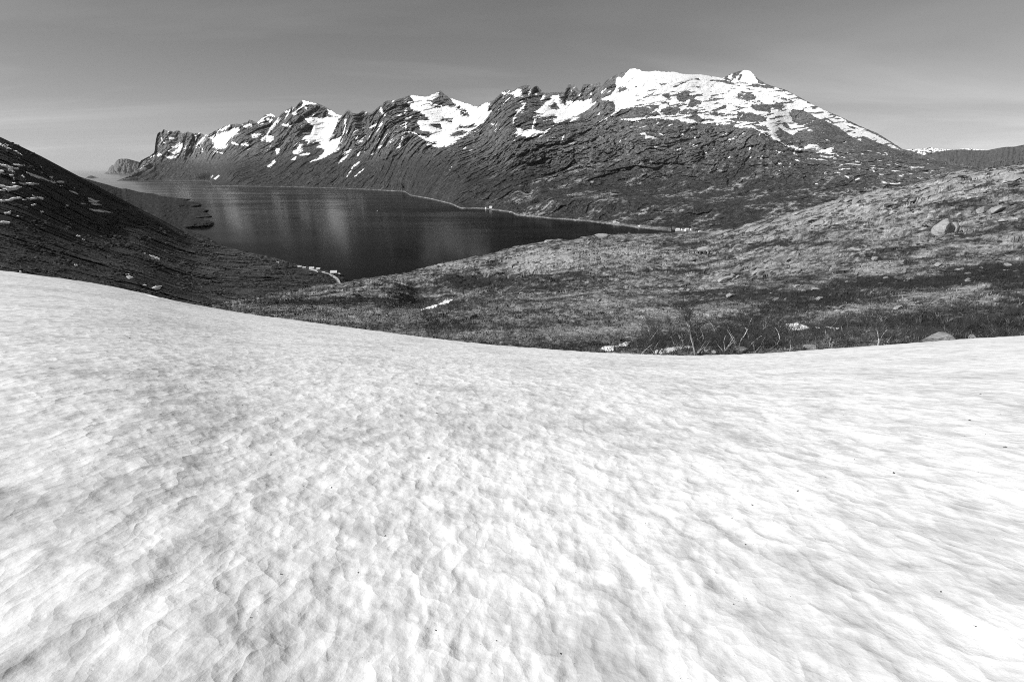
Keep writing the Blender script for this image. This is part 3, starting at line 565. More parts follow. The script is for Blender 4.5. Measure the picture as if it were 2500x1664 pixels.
def build_coast():
    nc, nr = 330, 120
    sky = [(60,370),(100,396),(128,410),(144,416),(168,422.5),(191,430),(213,437),(237,444),(260,450),(276,455),(298,461),(307,460),(337.5,468),(360,471.7),(376,472.5),(391,478),(421.6,482),(460,485.5),(540,487)]
    x = np.linspace(80, 538, nc); yr = ip(sky, x); yn = ip(SKY_LEFT, x) + 14; yn = np.maximum(yn, yr + 14)
    t = np.linspace(0, 1, nr)[:, None]; PX = np.repeat(x[None], nr, 0); PY = yn + (yr - yn) * t
    zs = ip([(80,215),(128,185),(212,128),(300,66),(376,32),(420,14),(460,4),(540,-2)], PX)
    xc = ip([(480,462),(486,470),(489,452),(495,490),(500,494),(505,470),(509,500),(513,512),(517,500),(523,512),(528,521),(532,480),(537,512),(544,524),(550,515),(554,462),(558,456),(566,476),(574,503),(580,512),(586,514),(600,545)], PY)
    g = lambda cx, cy, rx, ry, a: a * np.exp(-(np.abs((PX - cx) / rx) ** 3 + ((PY - cy) / ry) ** 2))
    land = sstep(-7, 7, xc - PX + 2.5 * fbm(PX / 9, PY / 5, 3))
    z = np.maximum(zs * (1 - 0.55 * sstep(0, 70, PY - yr)), 3.0)
    wood = g(452, 498, 38, 6.5, 1) + g(486, 544, 36, 8, 1) + g(490, 512, 18, 4, 0.6)
    z = (z + 8 * wood + 2.5 * fbm(PX / 11, PY / 5, 4)) * land - 5 * (1 - land)
    Ds = np.exp(math.log(2400) + (math.log(4400) - math.log(2400)) * t) + 60 * ridged(PX / 22, PY / 12, 4, 0.6)
    w = sstep(300, 400, PX); D = Ds * (1 - w) + w * sea_d(PX, np.maximum(PY, 440.0), z); P = at(PX, PY, D)
    n1 = fbm(PX / 26, PY / 7, 5, 0.65)
    tone = 0.015 + 0.014 * n1 + 0.022 * sstep(0.15, 0.4, fbm(PX / 14, PY / 3, 4))
    tone = (tone + 0.004) * (1 - 0.3 * np.clip(wood, 0, 1))
    shore = sstep(0.35, 0.5, land) * (1 - sstep(0.6, 0.8, land)); tone = tone + 0.1 * shore
    sn = np.zeros(PX.shape)
    o = link('coastal_slope', new_mesh('coastal_slope', P.reshape(-1, 3), grid_faces(nr, nc), [MAT['left']], {'tone': np.clip(tone, 0.012, 0.3), 'snow': sn}))
    tag(o, 'low coastal slope with two wooded headlands reaching into the fjord', kind='structure')
    l = Layer(); l.P = P; l.px, l.py, l.f = proj(P); LAY['coast'] = l
build_coast()

# ------------------------------------------------------------------ the moor beyond the snow edge
CREST = [(900,790),(960,766),(1000,756),(1040,748),(1110,732),(1150,720),(1200,704),(1260,690),(1330,668),(1400,652),(1500,630)]
def build_moor():
    nc, nr = 1400, 300
    x = np.linspace(445, 2860, nc); yr = ip(BROW, x); yr = yr + 1.6 * perlin(x / 16, x * 0 + 4.4) + 1.0 * perlin(x / 6, x * 0 + 2.2)
    yn = ip(EDGE, x) + 16; dn = ip(EDGE_D, x) * 0.985
    dsk = ip([(445,120),(520,145),(600,180),(720,220),(850,270),(1000,330),(1130,350),(1250,370),(1400,390),(1550,410),(1700,390),(1850,350),(2000,330),(2200,310),(2400,290),(2860,260)], x)
    t = np.linspace(0, 1, nr)[:, None]; PX = np.repeat(x[None], nr, 0); PY = yn + (yr - yn) * t
    yns, yrs = smooth1(yn, 32), smooth1(yr, 32); ts = np.clip((yns - PY) / np.maximum(yns - yrs, 4), 0.0, 1.08)
    dn = smooth1(dn, 24); dsk = smooth1(dsk, 24)
    D = np.exp(np.log(dn) + (np.log(dsk) - np.log(dn)) * ts ** 1.05)
    yc = ip(CREST, PX); wk = sstep(930, 1030, PX) * (1 - sstep(1230, 1420, PX))
    tc = (yns - yc) / (yns - yrs)
    D = D * (1 + 0.5 * wk * sstep(0, 7, yc - PY) * (1 - np.clip((ts - tc) / (1 - tc + 1e-6), 0, 1)))
    P = at(PX, PY, D); X, Y = P[..., 0], P[..., 1]
    k = sstep(0, 0.06, t) * (1 - 0.7 * sstep(0.93, 1.0, t))
    # humps and hollows of the moor, tussocks nearby
    P[..., 2] += k * (np.clip(D / 130, 0.2, 1.6) * (1.5 * fbm(X / 34, Y / 48, 3) + 0.9 * ridged(X / 13 + Y / 60, Y / 26, 4, 0.6)) + 0.07 * np.clip(D / 28, 1, 7) * lodn(facet, X, Y, D, 28, 1.6, 2.6) + 0.11 * np.clip(D / 28, 1, 7) * lodn(fbm, X, Y, D, 28, 1.0, 1.7, 4, 0.7))
    P[..., 2] += 0.5 * k * sstep(60, 140, D) * np.clip(ridged(X / 7, Y / 12, 3, 0.6), 0, 1) * sstep(1900, 2150, PX)
    # tones: pale dry grass, dark heather and scrub, bare rock on the right-hand ridge
    a = 0.5                                       # the contour direction
    u = X * math.cos(a) + Y * math.sin(a); v = -X * math.sin(a) + Y * math.cos(a)
    band = fbm(u / (26 * 1), v / (9 * 1), 4, 0.6); n2 = lodn(fbm, X, Y, D, 28, 0.6, 1.7, 4, 0.75); n3 = lodn(fbm, X, Y, D, 28, 0.2, 0.5, 3, 0.8)
    pale = np.zeros(PX.shape)
    for cx, cy, rx, ry, q in ((1330,640,150,26,0.8),(1560,620,170,26,0.7),(1000,690,90,12,0.7),(900,715,60,14,0.4),(1500,740,220,40,0.45),(1400,780,260,40,0.3),(1950,660,120,16,0.6),(2140,660,60,14,1.2),(1720,690,60,14,0.9),(2380,705,50,9,0.9),(1260,660,70,12,0.6),(2000,560,260,40,0.35),(2300,600,160,14,0.4),(2050,520,120,18,0.9),(2250,475,130,16,0.9),(2420,430,120,16,0.9),(1110,650,60,12,0.7),(840,725,70,10,0.35),(620,748,60,10,0.3),(960,722,40,7,0.6),(1060,718,50,7,0.7)):
        pale += q * np.exp(-(((PX - cx) / rx) ** 2 + ((PY - cy) / ry) ** 2))
    dark = np.zeros(PX.shape)
    for cx, cy, rx, ry, q in ((1140,688,75,14,1.7),(1010,712,75,10,1.0),(905,735,60,9,0.9),(740,745,90,9,1.0),(830,742,80,8,0.8),(1000,735,60,9,0.8),(1300,690,120,18,0.5),(2300,690,260,16,1.0),(2450,660,90,30,0.6),(2330,795,240,26,0.45),(1800,725,160,18,0.5),(1850,840,230,22,0.45),(1640,840,80,20,0.4),(2080,735,120,14,0.6),(1210,650,50,6,0.8),(2330,510,160,8,0.8),(1960,600,120,8,0.6),(1700,600,120,9,0.5),(1080,790,80,20,0.5),(1340,745,80,9,0.5)):
        dark += q * np.exp(-(((PX - cx) / rx) ** 2 + ((PY - cy) / ry) ** 2))
    g = 0.42 + 0.85 * band + 0.5 * pale - 0.7 * dark + 1.0 * n2 + 0.9 * n3
    g = sstep(0.0, 1.0, g)
    tone = 0.026 + 0.27 * g ** 1.35
    rb = sstep(0.35, 0.7, fbm(u / 11, v / 4.5, 4, 0.65) + 0.5 * sstep(1850, 2150, PX) * sstep(0.5, 0.75, t) + 0.3 * sstep(0.86, 1.0, t))
    tone = tone + rb * 0.13 * sstep(-0.3, 0.3, n3 + n2)
    tone = np.clip(tone, 0.018, 0.4)
    # skirts: under the snow in front, down the hidden far side
    q0 = P[0] - np.array([0, 0, 0.0]); q0 = q0 + (q0 * np.array([-.12, -.12, 0])) + np.array([0, 0, -0.8])
    ex, ey, _ = ray(x, yr)
    q1 = P[-1] + np.stack([ex * 60, ey * 60, np.full(nc, -22.0)], -1); q2 = P[-1] + np.stack([ex * 500, ey * 500, np.full(nc, -170.0)], -1)
    w = sstep(1650, 2000, x)[:, None]; q2[:, 2:] = q2[:, 2:] * (1 - w) + w * (P[-1][:, 2:] - 110)
    V = np.concatenate([q0[None], P, q1[None], q2[None]], 0); ap = lambda a: np.concatenate([a[:1], a, a[-1:], a[-1:]], 0)
    z0 = np.zeros(PX.shape)
    o = link('moorland', new_mesh('moorland', V.reshape(-1, 3), grid_faces(nr + 3, nc), [MAT['moor']], {'tone': ap(tone), 'snow': ap(z0)}, smooth=False))
    tag(o, 'rough moor of pale grass, dark heather and bare rock below the snow', kind='structure')
    l = Layer(); l.P = P; l.px, l.py, l.f = proj(P); l.tone = tone; l.D = D; LAY['moor'] = l
build_moor()

# ------------------------------------------------------------------ the snow field in the foreground
def build_snow():
    xs = np.linspace(-900, 3400, 1400); ye = ip(EDGE, xs); je = 1.4 * perlin(xs / 21, xs * 0 + 6.1) + 1.1 * perlin(xs / 7.5, xs * 0 + 2.7); de = ip(EDGE_D, xs)
    ex, ey, tt = ray(xs, ye); azs = np.degrees(np.arctan2(ex, ey)); ze = -tt * de       # drop below the eye at the edge
    sl = (ze - 1.65) / de
    dense = np.linspace(-60, 60, 760); side = 60 * np.ones(0)
    azd = np.concatenate([np.linspace(-180, -61, 50), dense, np.linspace(61, 179, 50)])
    R = np.interp(azd, azs, de); s = np.interp(azd, azs, sl)
    # behind the camera the slope goes on uphill
    b = sstep(58, 120, np.abs(azd)); a = np.radians(azd)
    s = s * (1 - b) + b * (0.27 * np.cos(a) + 0.02 * np.sin(a)); R = R * (1 - b) + b * 34
    s = smooth1(s, 26); R = smooth1(R, 26)
    i0 = np.abs(azd) <= 58
    tE = np.interp(azd, azs, ze / de + je / FPX)                                          # wanted edge tangent
    Re = np.where(i0, 1.65 / np.maximum(tE - s, 0.01), R); Re = np.clip(Re, R * 0.8, R * 1.25)
    nr = 340; q = np.linspace(0, 1, nr)[:, None]
    Rs = smooth1(Re, 30); r = np.exp(np.log(0.35) + (np.log(Rs) - np.log(0.35)) * q) * (1 + (Re / Rs - 1) * q ** 30)
    A = a[None] + 0 * r; X = np.sin(A) * r; Y = np.cos(A) * r
    Z = -1.65 - s * r + 0.022 * r * (smooth1(Re, 30) - r) / smooth1(Re, 30)
    k = 1 - sstep(0.94, 1.0, r / Re) * 0.85
    Z += k * (0.05 * fbm(X / 5, Y / 9, 3) + 0.07 * fbm(X / 16, Y / 22, 2))
    Z += k * 0.30 * np.exp(-(((X + 27) / 7) ** 2 + ((Y - 27) / 8) ** 2)) - k * 0.25 * np.exp(-(((X + 24) / 5) ** 2 + ((Y - 34) / 5) ** 2))
    # melt ripples: stretched down the slope, and suncups
    wx = X + 0.10 * fbm(X / 0.7, Y / 0.9, 2); wy = Y
    f1 = 1 - sstep(14, 34, r); f2 = 1 - sstep(7, 18, r); f3 = 1 - sstep(3.5, 8, r)
    right = sstep(-1.5, 2.5, X)
    Z += k * (0.020 * (fbm(wx / 0.5, wy / 0.8, 3, 0.55) * (1 - right) + right * fbm(wx / 0.5, wy / 1.1, 3, 0.55)) * (0.35 + 0.65 * f1))
    Z += k * f2 * (0.012 * ridged(wx / 0.28, wy / 0.62, 2, 0.5) * (0.12 + 0.88 * right) + 0.015 * fbm(X / 0.2, Y / 0.27, 3, 0.62) * (1.1 - 0.5 * right))
    Z += k * f3 * 0.0016 * fbm(X / 0.06, Y / 0.075, 2, 0.6)
    P = np.stack([X, Y, HC + Z], -1)
    nc = len(azd)
    sk1 = P[-1] + np.stack([np.sin(a) * 0.05, np.cos(a) * 0.05, np.full(nc, -0.05)], -1)
    sk2 = P[-1] + np.stack([np.sin(a) * 0.05, np.cos(a) * 0.05, np.full(nc, -1.6)], -1)
    V = np.concatenate([P, sk1[None], sk2[None]], 0)
    F = grid_faces(nr + 2, nc, True); n = len(V.reshape(-1, 3))
    V2 = np.concatenate([V.reshape(-1, 3), [[0, 0, P[0, :, 2].mean()]]], 0)
    T = np.array([(n, (i + 1) % nc, i) for i in range(nc)])
    o = link('snow_field', new_mesh('snow_field', V2, [F[:, ::-1], T], [MAT['snow']], smooth=True))
    tag(o, 'wide rippled slope of old white snow falling away to the moor', kind='structure')
    l = Layer(); l.P = P; l.px, l.py, l.f = proj(np.where(P[..., 1:2] > 0.2, P, np.array([0, 1e-3, HC - 1e3]))); LAY['snow'] = l
    l.az = azd; l.r = r
build_snow()

def pick(lay, px, py):
    l = LAY[lay]; k = int(np.argmin((l.px - px) ** 2 + (l.py - py) ** 2)); r, c = divmod(k, l.px.shape[1])
    return l.P[r, c], l.f[r, c]

# ------------------------------------------------------------------ snow patches lying on the hillside and the moor
PATCH = []
def snow_patch(lay, polys, label, lift, group=None, rough=0.8):
    PATCH.extend(polys)
    l = LAY[lay]; px, py, P = l.px, l.py, l.P
    cx = 0.25 * (px[:-1, :-1] + px[1:, :-1] + px[:-1, 1:] + px[1:, 1:]); cy = 0.25 * (py[:-1, :-1] + py[1:, :-1] + py[:-1, 1:] + py[1:, 1:])
    sd = np.full(cx.shape, -99.0)
    for p in polys: sd = np.maximum(sd, poly_sd(cx, cy, p))
    sd = sd + rough * fbm(cx / 4.0, cy / 2.0, 3)
    m = sd > 0
    if m.sum() < 2: return None
    rr, cc = np.nonzero(m); nc = px.shape[1]
    quads = np.stack([rr * nc + cc, rr * nc + cc + 1, (rr + 1) * nc + cc + 1, (rr + 1) * nc + cc], -1)
    ids, inv = np.unique(quads.ravel(), return_inverse=True); q = inv.reshape(-1, 4)
    V = P.reshape(-1, 3)[ids].copy(); n = len(V)
    sdv = np.zeros(n); cnt = np.zeros(n)
    np.add.at(sdv, q.ravel(), np.repeat(sd[m], 4)); np.add.at(cnt, q.ravel(), 1)
    hump = np.clip(sdv / np.maximum(cnt, 1) / 5.0, 0, 1)
    top = V + np.stack([0 * hump, 0 * hump, lift * (0.35 + 0.65 * hump)], -1); bot = V - np.array([0, 0, lift * 0.6])
    e = np.concatenate([q[:, [0, 1]], q[:, [1, 2]], q[:, [2, 3]], q[:, [3, 0]]]); key = np.sort(e, 1)
    _, idx, ct = np.unique(key[:, 0] * n + key[:, 1], return_index=True, return_counts=True)
    b = e[idx[ct == 1]]
    side = np.stack([b[:, 1], b[:, 0], b[:, 0] + n, b[:, 1] + n], -1)
    base = top.mean(0); VV = np.concatenate([top, bot]) - base
    o = link('snow_patch', new_mesh('snow_patch', VV, [q, side], [MAT['patch']], smooth=True), loc=base)
    return tag(o, label, 'snow patch', group)
LP = (0, 320, .153); ZP = (0, 500, .3608)
left_patches = [
 ([(0,530),(110,540),(220,580),(200,620),(255,670),(130,630),(140,600),(30,560)], 'large ragged snow patch with a hooked lower end high on the dark hillside'),
 ([(-60,625),(60,630),(65,655),(0,680),(-60,690)], 'blunt white snow patch beside the hooked patch on the dark hillside'),
 ([(0,190),(90,240),(190,295),(130,285),(40,245),(0,225)], 'slanting grey snow streak close under the dark hill crest'),
 ([(60,192),(175,247),(100,229)], 'thin slanting snow streak just under the dark hill crest'),
 ([(210,308),(270,318),(370,393),(300,364)], 'narrow bright snow streak slanting below the dark hill crest'),
 ([(215,590),(290,590),(320,605),(270,620),(220,610)], 'small oval snow patch next to the hooked patch on the hillside'),
 ([(220,530),(290,533),(415,552),(330,562),(270,550)], 'flat snow streak above the small oval patch on the hillside'),
 ([(420,655),(560,698),(680,741),(800,796),(860,811),(950,792),(1030,797),(1030,827),(940,818),(860,833),(780,806),(700,769),(600,754),(500,714)], 'long winding snow band crossing the steep flank of the dark hillside'),
 ([(300,815),(400,833),(500,828),(640,850),(500,860),(370,857)], 'thin level snow strip below the winding snow band'),
 ([(-60,865),(60,868),(100,888),(190,893),(260,873),(350,895),(260,937),(130,957),(-60,960),(80,922),(0,892)], 'broad forked snow patch in the middle of the dark hillside'),
 ([(-40,1103),(130,1098),(200,1068),(370,1053),(340,1082),(250,1088),(150,1122),(-40,1134)], 'long tapering snow strip under the broad forked patch'),
 ([(500,1013),(560,1048),(700,1068),(690,1097),(600,1083),(500,1098),(345,1103),(430,1079),(550,1064)], 'arrow-shaped snow patch beside the long tapering strip'),
 ([(1105,948),(1200,968),(1270,1017),(1200,1003)], 'slanting snow streak on the shoulder of the dark hillside'),
 ([(1395,1060),(1450,1070),(1520,1108),(1580,1110),(1530,1152),(1450,1142),(1410,1112)], 'blocky snow patch on the edge of the dark shoulder'),
 ([(1440,1158),(1560,1158),(1630,1177),(1500,1183)], 'thin snow strip touching the foot of the blocky patch'),
 ([(1415,1243),(1550,1253),(1700,1276),(1800,1300),(1760,1303),(1560,1289),(1480,1272)], 'wedge-shaped snow strip lowest on the dark shoulder'),
 ([(480,1187),(590,1163),(540,1193)], None), ([(1020,1212),(1060,1178),(1105,1185),(1070,1202)], None), ([(50,1310),(130,1303),(170,1283),(170,1317),(90,1327)], None),
 ([(-30,1453),(90,1448),(180,1465),(130,1482),(-30,1474)], 'level snow strip low on the dark hillside below all larger patches'),
 ([(145,698),(220,698),(215,717),(170,714)], None), ([(340,708),(390,713),(400,747),(360,737)], None), ([(205,760),(225,743),(237,765),(220,787)], None),
 ([(170,823),(265,828),(220,846)], None), ([(790,730),(850,720),(830,770),(880,792),(820,792)], None), ([(645,648),(692,667),(660,664)], None), ([(940,863),(1020,873),(980,883)], None), ([(645,1287),(705,1287),(690,1303)], None),
 ([(245,1350),(305,1360),(280,1367)], None), ([(1275,1150),(1390,1160),(1300,1163)], None), ([(640,545),(680,590),(650,580)], None), ([(1180,900),(1195,905),(1190,920)], None)]
for p, lab in left_patches:
    snow_patch('left', [tr(LP, p)], lab or 'small leftover snow scrap on the dark heather hillside', 1.0, None if lab else 'small snow scraps on the dark hillside')
for p, lab in (([(1005,338),(1040,343),(1085,363),(1082,374),(1040,357)], 'curved white snow sliver on the lower heath above the snow slope'),
               ([(850,482),(880,482),(916,498),(870,502)], 'bright pointed snow patch on the heath just past the snow slope'),
               ([(1030,562),(1060,547),(1097,551),(1080,571),(1035,577)], 'bright square snow patch on the heath close to the snow slope edge'),
               ([(505,404),(525,404),(525,416),(507,416)], None), ([(505,204),(547,210),(540,219)], None), ([(548,232),(582,236),(565,243)], None), ([(970,326),(990,328),(985,334)], None), ([(1870,382),(1895,384),(1885,390)], None),
               ([(848,468),(880,468),(878,474),(850,474)], None), ([(965,540),(992,541),(990,547),(966,547)], None), ([(130,450),(150,451),(148,460),(132,460)], None)):
    snow_patch('left', [tr(ZP, p)], lab or 'tiny snow scrap on the lower heath beside the fjord', 0.35, None if lab else 'tiny snow scraps on the lower heath')
for p in ([(930,638),(1015,658),(990,670)], [(1030,658),(1105,685),(1060,683)], [(1120,728),(1220,755),(1180,753)], [(1250,738),(1360,762),(1290,760)]):
    snow_patch('coast', [tr(LP, p)], 'thin snow streak on the skyline slope beyond the dark shoulder', 1.5, 'snow streaks on the coastal slope', 0.4)
Q1 = (1450, 780, .1273); Q2 = (1650, 700, .1698); Q3 = (1000, 640, .1698)
snow_patch('moor', [tr(Q1, [(145,550),(210,525),(330,515),(400,510),(390,580),(300,605),(220,595)]), tr(Q1, [(400,515),(530,480),(600,430),(700,435),(640,500),(550,512),(420,530)])], 'curling white snow patch left of the wide bare bush by the snow edge', 0.12)
snow_patch('moor', [tr(Q1, [(1200,600),(1350,570),(1500,545),(1640,525),(1900,525),(1830,555),(1650,565),(1500,630),(1400,645),(1250,655),(1110,665),(1150,640)])], 'long snow bank lying behind the stems of the wide bare bush', 0.15)
snow_patch('moor', [tr(Q2, [(1570,540),(1640,535),(1740,522),(1850,560),(1940,600),(1800,618),(1680,618),(1610,592)])], 'wedge of snow behind thin dark birch stems on the moor', 0.15)
snow_patch('moor', [tr(Q2, [(1980,583),(2080,573),(2070,597)]), tr(Q2, [(2140,568),(2250,583),(2366,598),(2340,617),(2200,592)])], 'thin broken snow strip to the right of the snow wedge', 0.1, rough=0.5)
snow_patch('moor', [tr(Q3, [(170,690),(280,648),(400,616),(520,556),(640,536),(600,562),(500,609),(420,626),(300,664)])], 'narrow white snow tongue lying behind the grassy crest', 0.3, rough=0.5)

# ------------------------------------------------------------------ boulders and rock slabs
def rock_mesh(seed, sx, sy, sz, planes=16, sub=4, rough=0.05, mat='rock', flat_bottom=True):
    rng = np.random.RandomState(seed); bm = bmesh.new(); bmesh.ops.create_icosphere(bm, subdivisions=sub, radius=1.0)
    V = np.array([v.co[:] for v in bm.verts])
    F = np.array([[v.index for v in f.verts] for f in bm.faces]); bm.free()
    for _ in range(planes):
        n = rng.normal(size=3); n[2] = n[2] * 0.8 + 0.1; n /= np.linalg.norm(n); d = rng.uniform(0.42, 0.85)
        h = V @ n - d; V = V - np.clip(h, 0, None)[:, None] * n
    nn = fbm(V[:, 0] * 2 + V[:, 2] * 1.3 + seed, V[:, 1] * 2 - V[:, 2] * 1.7, 4, 0.6)
    V = V * (1 + rough * 2.2 * nn[:, None]); V = V * np.array([sx, sy, sz])
    return new_mesh('boulder', V, F, [MAT[mat]], smooth=False)
def boulder(name, lay, px, py, wpx, hpx, seed, label, depth=0.8, rot=0.0, tilt=0.0, sink=0.35, mat='rock', planes=16, group=None, cat='boulder', me=None):
    p, f = pick(lay, px, py); k = f / FPX
    w = wpx * k / 2; h = hpx * k / (2 - 2 * sink) ; 
    if me is None: me = rock_mesh(seed, w, w * depth, h, planes, 4 if wpx > 25 else 3, mat=mat)
    o = link(name, me, loc=(p[0], p[1], p[2] + h * (1 - 2 * sink))); o.rotation_euler = (0, tilt, rot)
    return tag(o, label, cat, group)
boulder('boulder', 'moor', 1908, 641, 54, 30, 11, 'big flat-topped boulder perched on the grassy moor above low outcrops', 0.8, 0.3, 0.06, 0.1)
boulder('boulder', 'moor', 2303, 572, 66, 36, 23, 'large pale split boulder with slanting faces on the grassy ridge side', 0.9, 0.2, -0.45, 0.2, 'rock2', 11)
boulder('boulder', 'moor', 2322, 566, 34, 26, 24, 'smaller cracked block leaning against the large pale split boulder', 0.9, 0.8, -0.2, 0.3, 'rock2', 11)
boulder('flat_rock', 'moor', 2394, 519, 26, 18, 31, 'shorter pale slab beside a dark cleft on the ridge', 0.9, 0.2, -0.5, 0.25, 'rock2', 10, cat='rock')
boulder('flat_rock', 'moor', 2430, 519, 50, 20, 32, 'longer pale slab with a dark shaded end on the ridge', 0.7, 0.1, -0.4, 0.25, 'rock2', 10, cat='rock')
boulder('boulder', 'moor', 1802, 658, 26, 14, 41, 'small rounded boulder on the outcrop left of the flat-topped boulder', 0.8, 0.4, 0, 0.25)
boulder('boulder', 'moor', 1692, 637, 20, 11, 42, 'small pale boulder lying in dark heather on the moor', 0.8, 0.1, 0, 0.25)
boulder('rock_outcrop', 'moor', 1725, 616, 52, 18, 43, 'low pale outcrop breaking through the moor grass', 0.7, 0.1, 0.1, 0.35, 'rock2', cat='rock')
boulder('boulder', 'moor', 1536, 575, 11, 12, 44, 'pointed rock standing on the moor skyline against the fjord', 0.8, 0.1, 0, 0.2)
boulder('rock_outcrop', 'moor', 1469, 580, 44, 10, 45, 'rounded rock hump on the moor skyline over the dark water', 0.6, 0.0, 0, 0.35, 'rock2', cat='rock')
boulder('rock_outcrop', 'moor', 1340, 592, 34, 9, 46, 'stepped rock ledge where the moor skyline begins to drop', 0.6, 0.2, 0, 0.3, 'rock2', cat='rock')
boulder('boulder', 'moor', 1279, 608, 12, 7, 47, 'single small boulder just below the moor skyline', 0.8, 0.2, 0, 0.25)
boulder('boulder', 'moor', 1224, 640, 12, 7, 48, 'single pale boulder in the grass of the far moor', 0.8, 0.2, 0, 0.25, 'rock2')
boulder('boulder', 'moor', 2395, 657, 13, 7, 49, 'small lone boulder on the banded heath of the ridge side', 0.8, 0.6, 0, 0.25)
boulder('rock_outcrop', 'moor', 2458, 649, 28, 9, 50, 'low double-humped outcrop on the heath', 0.6, 0.1, 0, 0.3, 'rock2', cat='rock')
boulder('rock_outcrop', 'moor', 1997, 548, 38, 13, 51, 'smooth pale rock hump on the middle of the ridge side', 0.7, 0.2, -0.2, 0.35, 'rock2', cat='rock')
boulder('boulder', 'moor', 1712, 866, 26, 14, 61, 'dark-sided rounded boulder at the snow edge by the tall birch', 0.8, 0.3, 0, 0.25)
boulder('boulder', 'moor', 1742, 865, 24, 12, 62, 'small smooth boulder at the snow edge beside the dark-sided one', 0.8, 0.8, 0, 0.25, 'rock2')
boulder('boulder', 'moor', 1800, 863, 54, 20, 63, 'wide sloping boulder half under the snow edge below tangled stems', 0.7, 0.2, -0.1, 0.25)
boulder('boulder', 'moor', 1980, 853, 56, 12, 64, 'long low rock ledge rising at the snow edge', 0.6, 0.1, 0.05, 0.3)
boulder('boulder', 'moor', 2284, 836, 80, 28, 65, 'big smooth dome-shaped boulder behind the snow edge', 0.8, 0.1, 0, 0.22, 'rock2', 13)
boulder('boulder', 'moor', 2374, 828, 34, 15, 66, 'rough knobbly rock behind the snow edge right of the dome boulder', 0.8, 0.5, 0, 0.25)
# outcrop clusters: rubble around two knolls, and slabs along the ridge crest
rub = [rock_mesh(100 + i, 1, 0.85, 0.55, 12, 3, mat=('rock', 'rock2')[i % 2]) for i in range(8)]
rngp = random.Random(5)
def scatter_rocks(n, fn, wlo, whi, label, group, sink=0.3, name='rock', zs=1.0, place=None):
    """label and group hold {} for the look of the rock and end with where it lies"""
    for i in range(n):
        px, py = fn(); p, f = pick('moor', px, py); k = f / FPX; wp = rngp.uniform(wlo, whi) * (0.7 + rngp.random() ** 3); w = wp * k / 2
        m = rngp.randrange(8); look = ('small', 'middling', 'broad')[(wp > wlo + (whi - wlo) * 0.33) + (wp > wlo + (whi - wlo) * 0.75)] + (' grey', ' pale')[m % 2]
        o = link(name, rub[m], loc=(p[0], p[1], p[2] + w * 0.55 * zs * (1 - 2 * sink)))
        o.scale = (w * rngp.uniform(0.9, 1.5), w, w * rngp.uniform(0.7, 1.1) * zs); o.rotation_euler = (rngp.uniform(-.15, .15), rngp.uniform(-0.45, -0.05), rngp.uniform(-0.5, 0.9))
        tail = ' ' + place(px) if place else ''
        tag(o, look + ' ' + label + tail, 'rock', look + ' ' + group + tail)
def on_ridge(px):
    return 'on the low end of the grassy ridge crest' if px < 2010 else 'on the middle of the grassy ridge crest' if px < 2240 else 'on the ridge above the split boulder'
def on_moor(px):
    return 'in the moor grass towards the fjord' if px < 1650 else 'on the heath around the flat-topped boulder' if px < 2030 else 'on the heath around the rubble knoll' if px < 2250 else 'on the heath below the split boulder'
scatter_rocks(34, lambda: (lambda a: (1655 + a * 240 + rngp.gauss(0, 10), 706 - a * 55 + rngp.gauss(0, 6)))(rngp.random()), 8, 22, 'rock in the rubble outcrop running down from the flat-topped boulder', 'rocks of the outcrop below the flat-topped boulder')
scatter_rocks(30, lambda: (2155 + rngp.gauss(0, 36), 650 + rngp.gauss(0, 13)), 7, 20, 'rock in the rounded knoll of rubble on the moor', 'rocks of the rounded knoll on the moor')
def ridge_pt():
    x = rngp.uniform(1800, 2500); b = float(ip(BROW, x)); return x, b + 3 + (rngp.random() ** 1.6) * 62
scatter_rocks(170, ridge_pt, 7, 26, 'rock slab lying among others', 'rock slabs', 0.3, 'flat_rock', 0.7, on_ridge)
scatter_rocks(34, lambda: (lambda x: (x, float(ip(BROW, x)) + rngp.uniform(2, 26)))(rngp.uniform(1010, 1780)), 5, 14, 'rock near the moor skyline above the fjord', 'rocks along the moor skyline', 0.35)

def moor_pt():
    while True:
        x = rngp.uniform(1250, 2500); b = float(ip(BROW, x)); e = float(ip(EDGE, x)); y = b + 25 + rngp.random() * (e - b - 110)
        if rngp.random() < 0.35 + 0.65 * (x > 1700): return x, y
scatter_rocks(110, moor_pt, 7, 19, 'weathered rock lying singly', 'weathered single rocks', 0.3, place=on_moor)

# ------------------------------------------------------------------ birches and bushes, leafless in spring
def tubes(segs, sides):
    segs = np.array(segs, float); p0 = segs[:, 0:3]; p1 = segs[:, 3:6]; r0 = segs[:, 6]; r1 = segs[:, 7]
    d = p1 - p0; d /= np.linalg.norm(d, axis=1)[:, None] + 1e-9
    a = np.cross(d, np.where(np.abs(d[:, 2:3]) < 0.9, [[0, 0, 1.0]], [[1.0, 0, 0]])); a /= np.linalg.norm(a, axis=1)[:, None]; b = np.cross(d, a)
    V = []
    for k in range(sides):
        c, s_ = math.cos(2 * math.pi * k / sides), math.sin(2 * math.pi * k / sides)
        V.append(p0 + (a * c + b * s_) * r0[:, None]); 
    for k in range(sides):
        c, s_ = math.cos(2 * math.pi * k / sides), math.sin(2 * math.pi * k / sides)
        V.append(p1 + (a * c + b * s_) * r1[:, None])
    n = len(segs); V = np.stack(V, 1).reshape(-1, 3); base = np.arange(n)[:, None] * 2 * sides; F = []
    for k in range(sides):
        k1 = (k + 1) % sides; F.append(np.concatenate([base + k, base + k1, base + sides + k1, base + sides + k], 1))
    return V, np.concatenate(F)
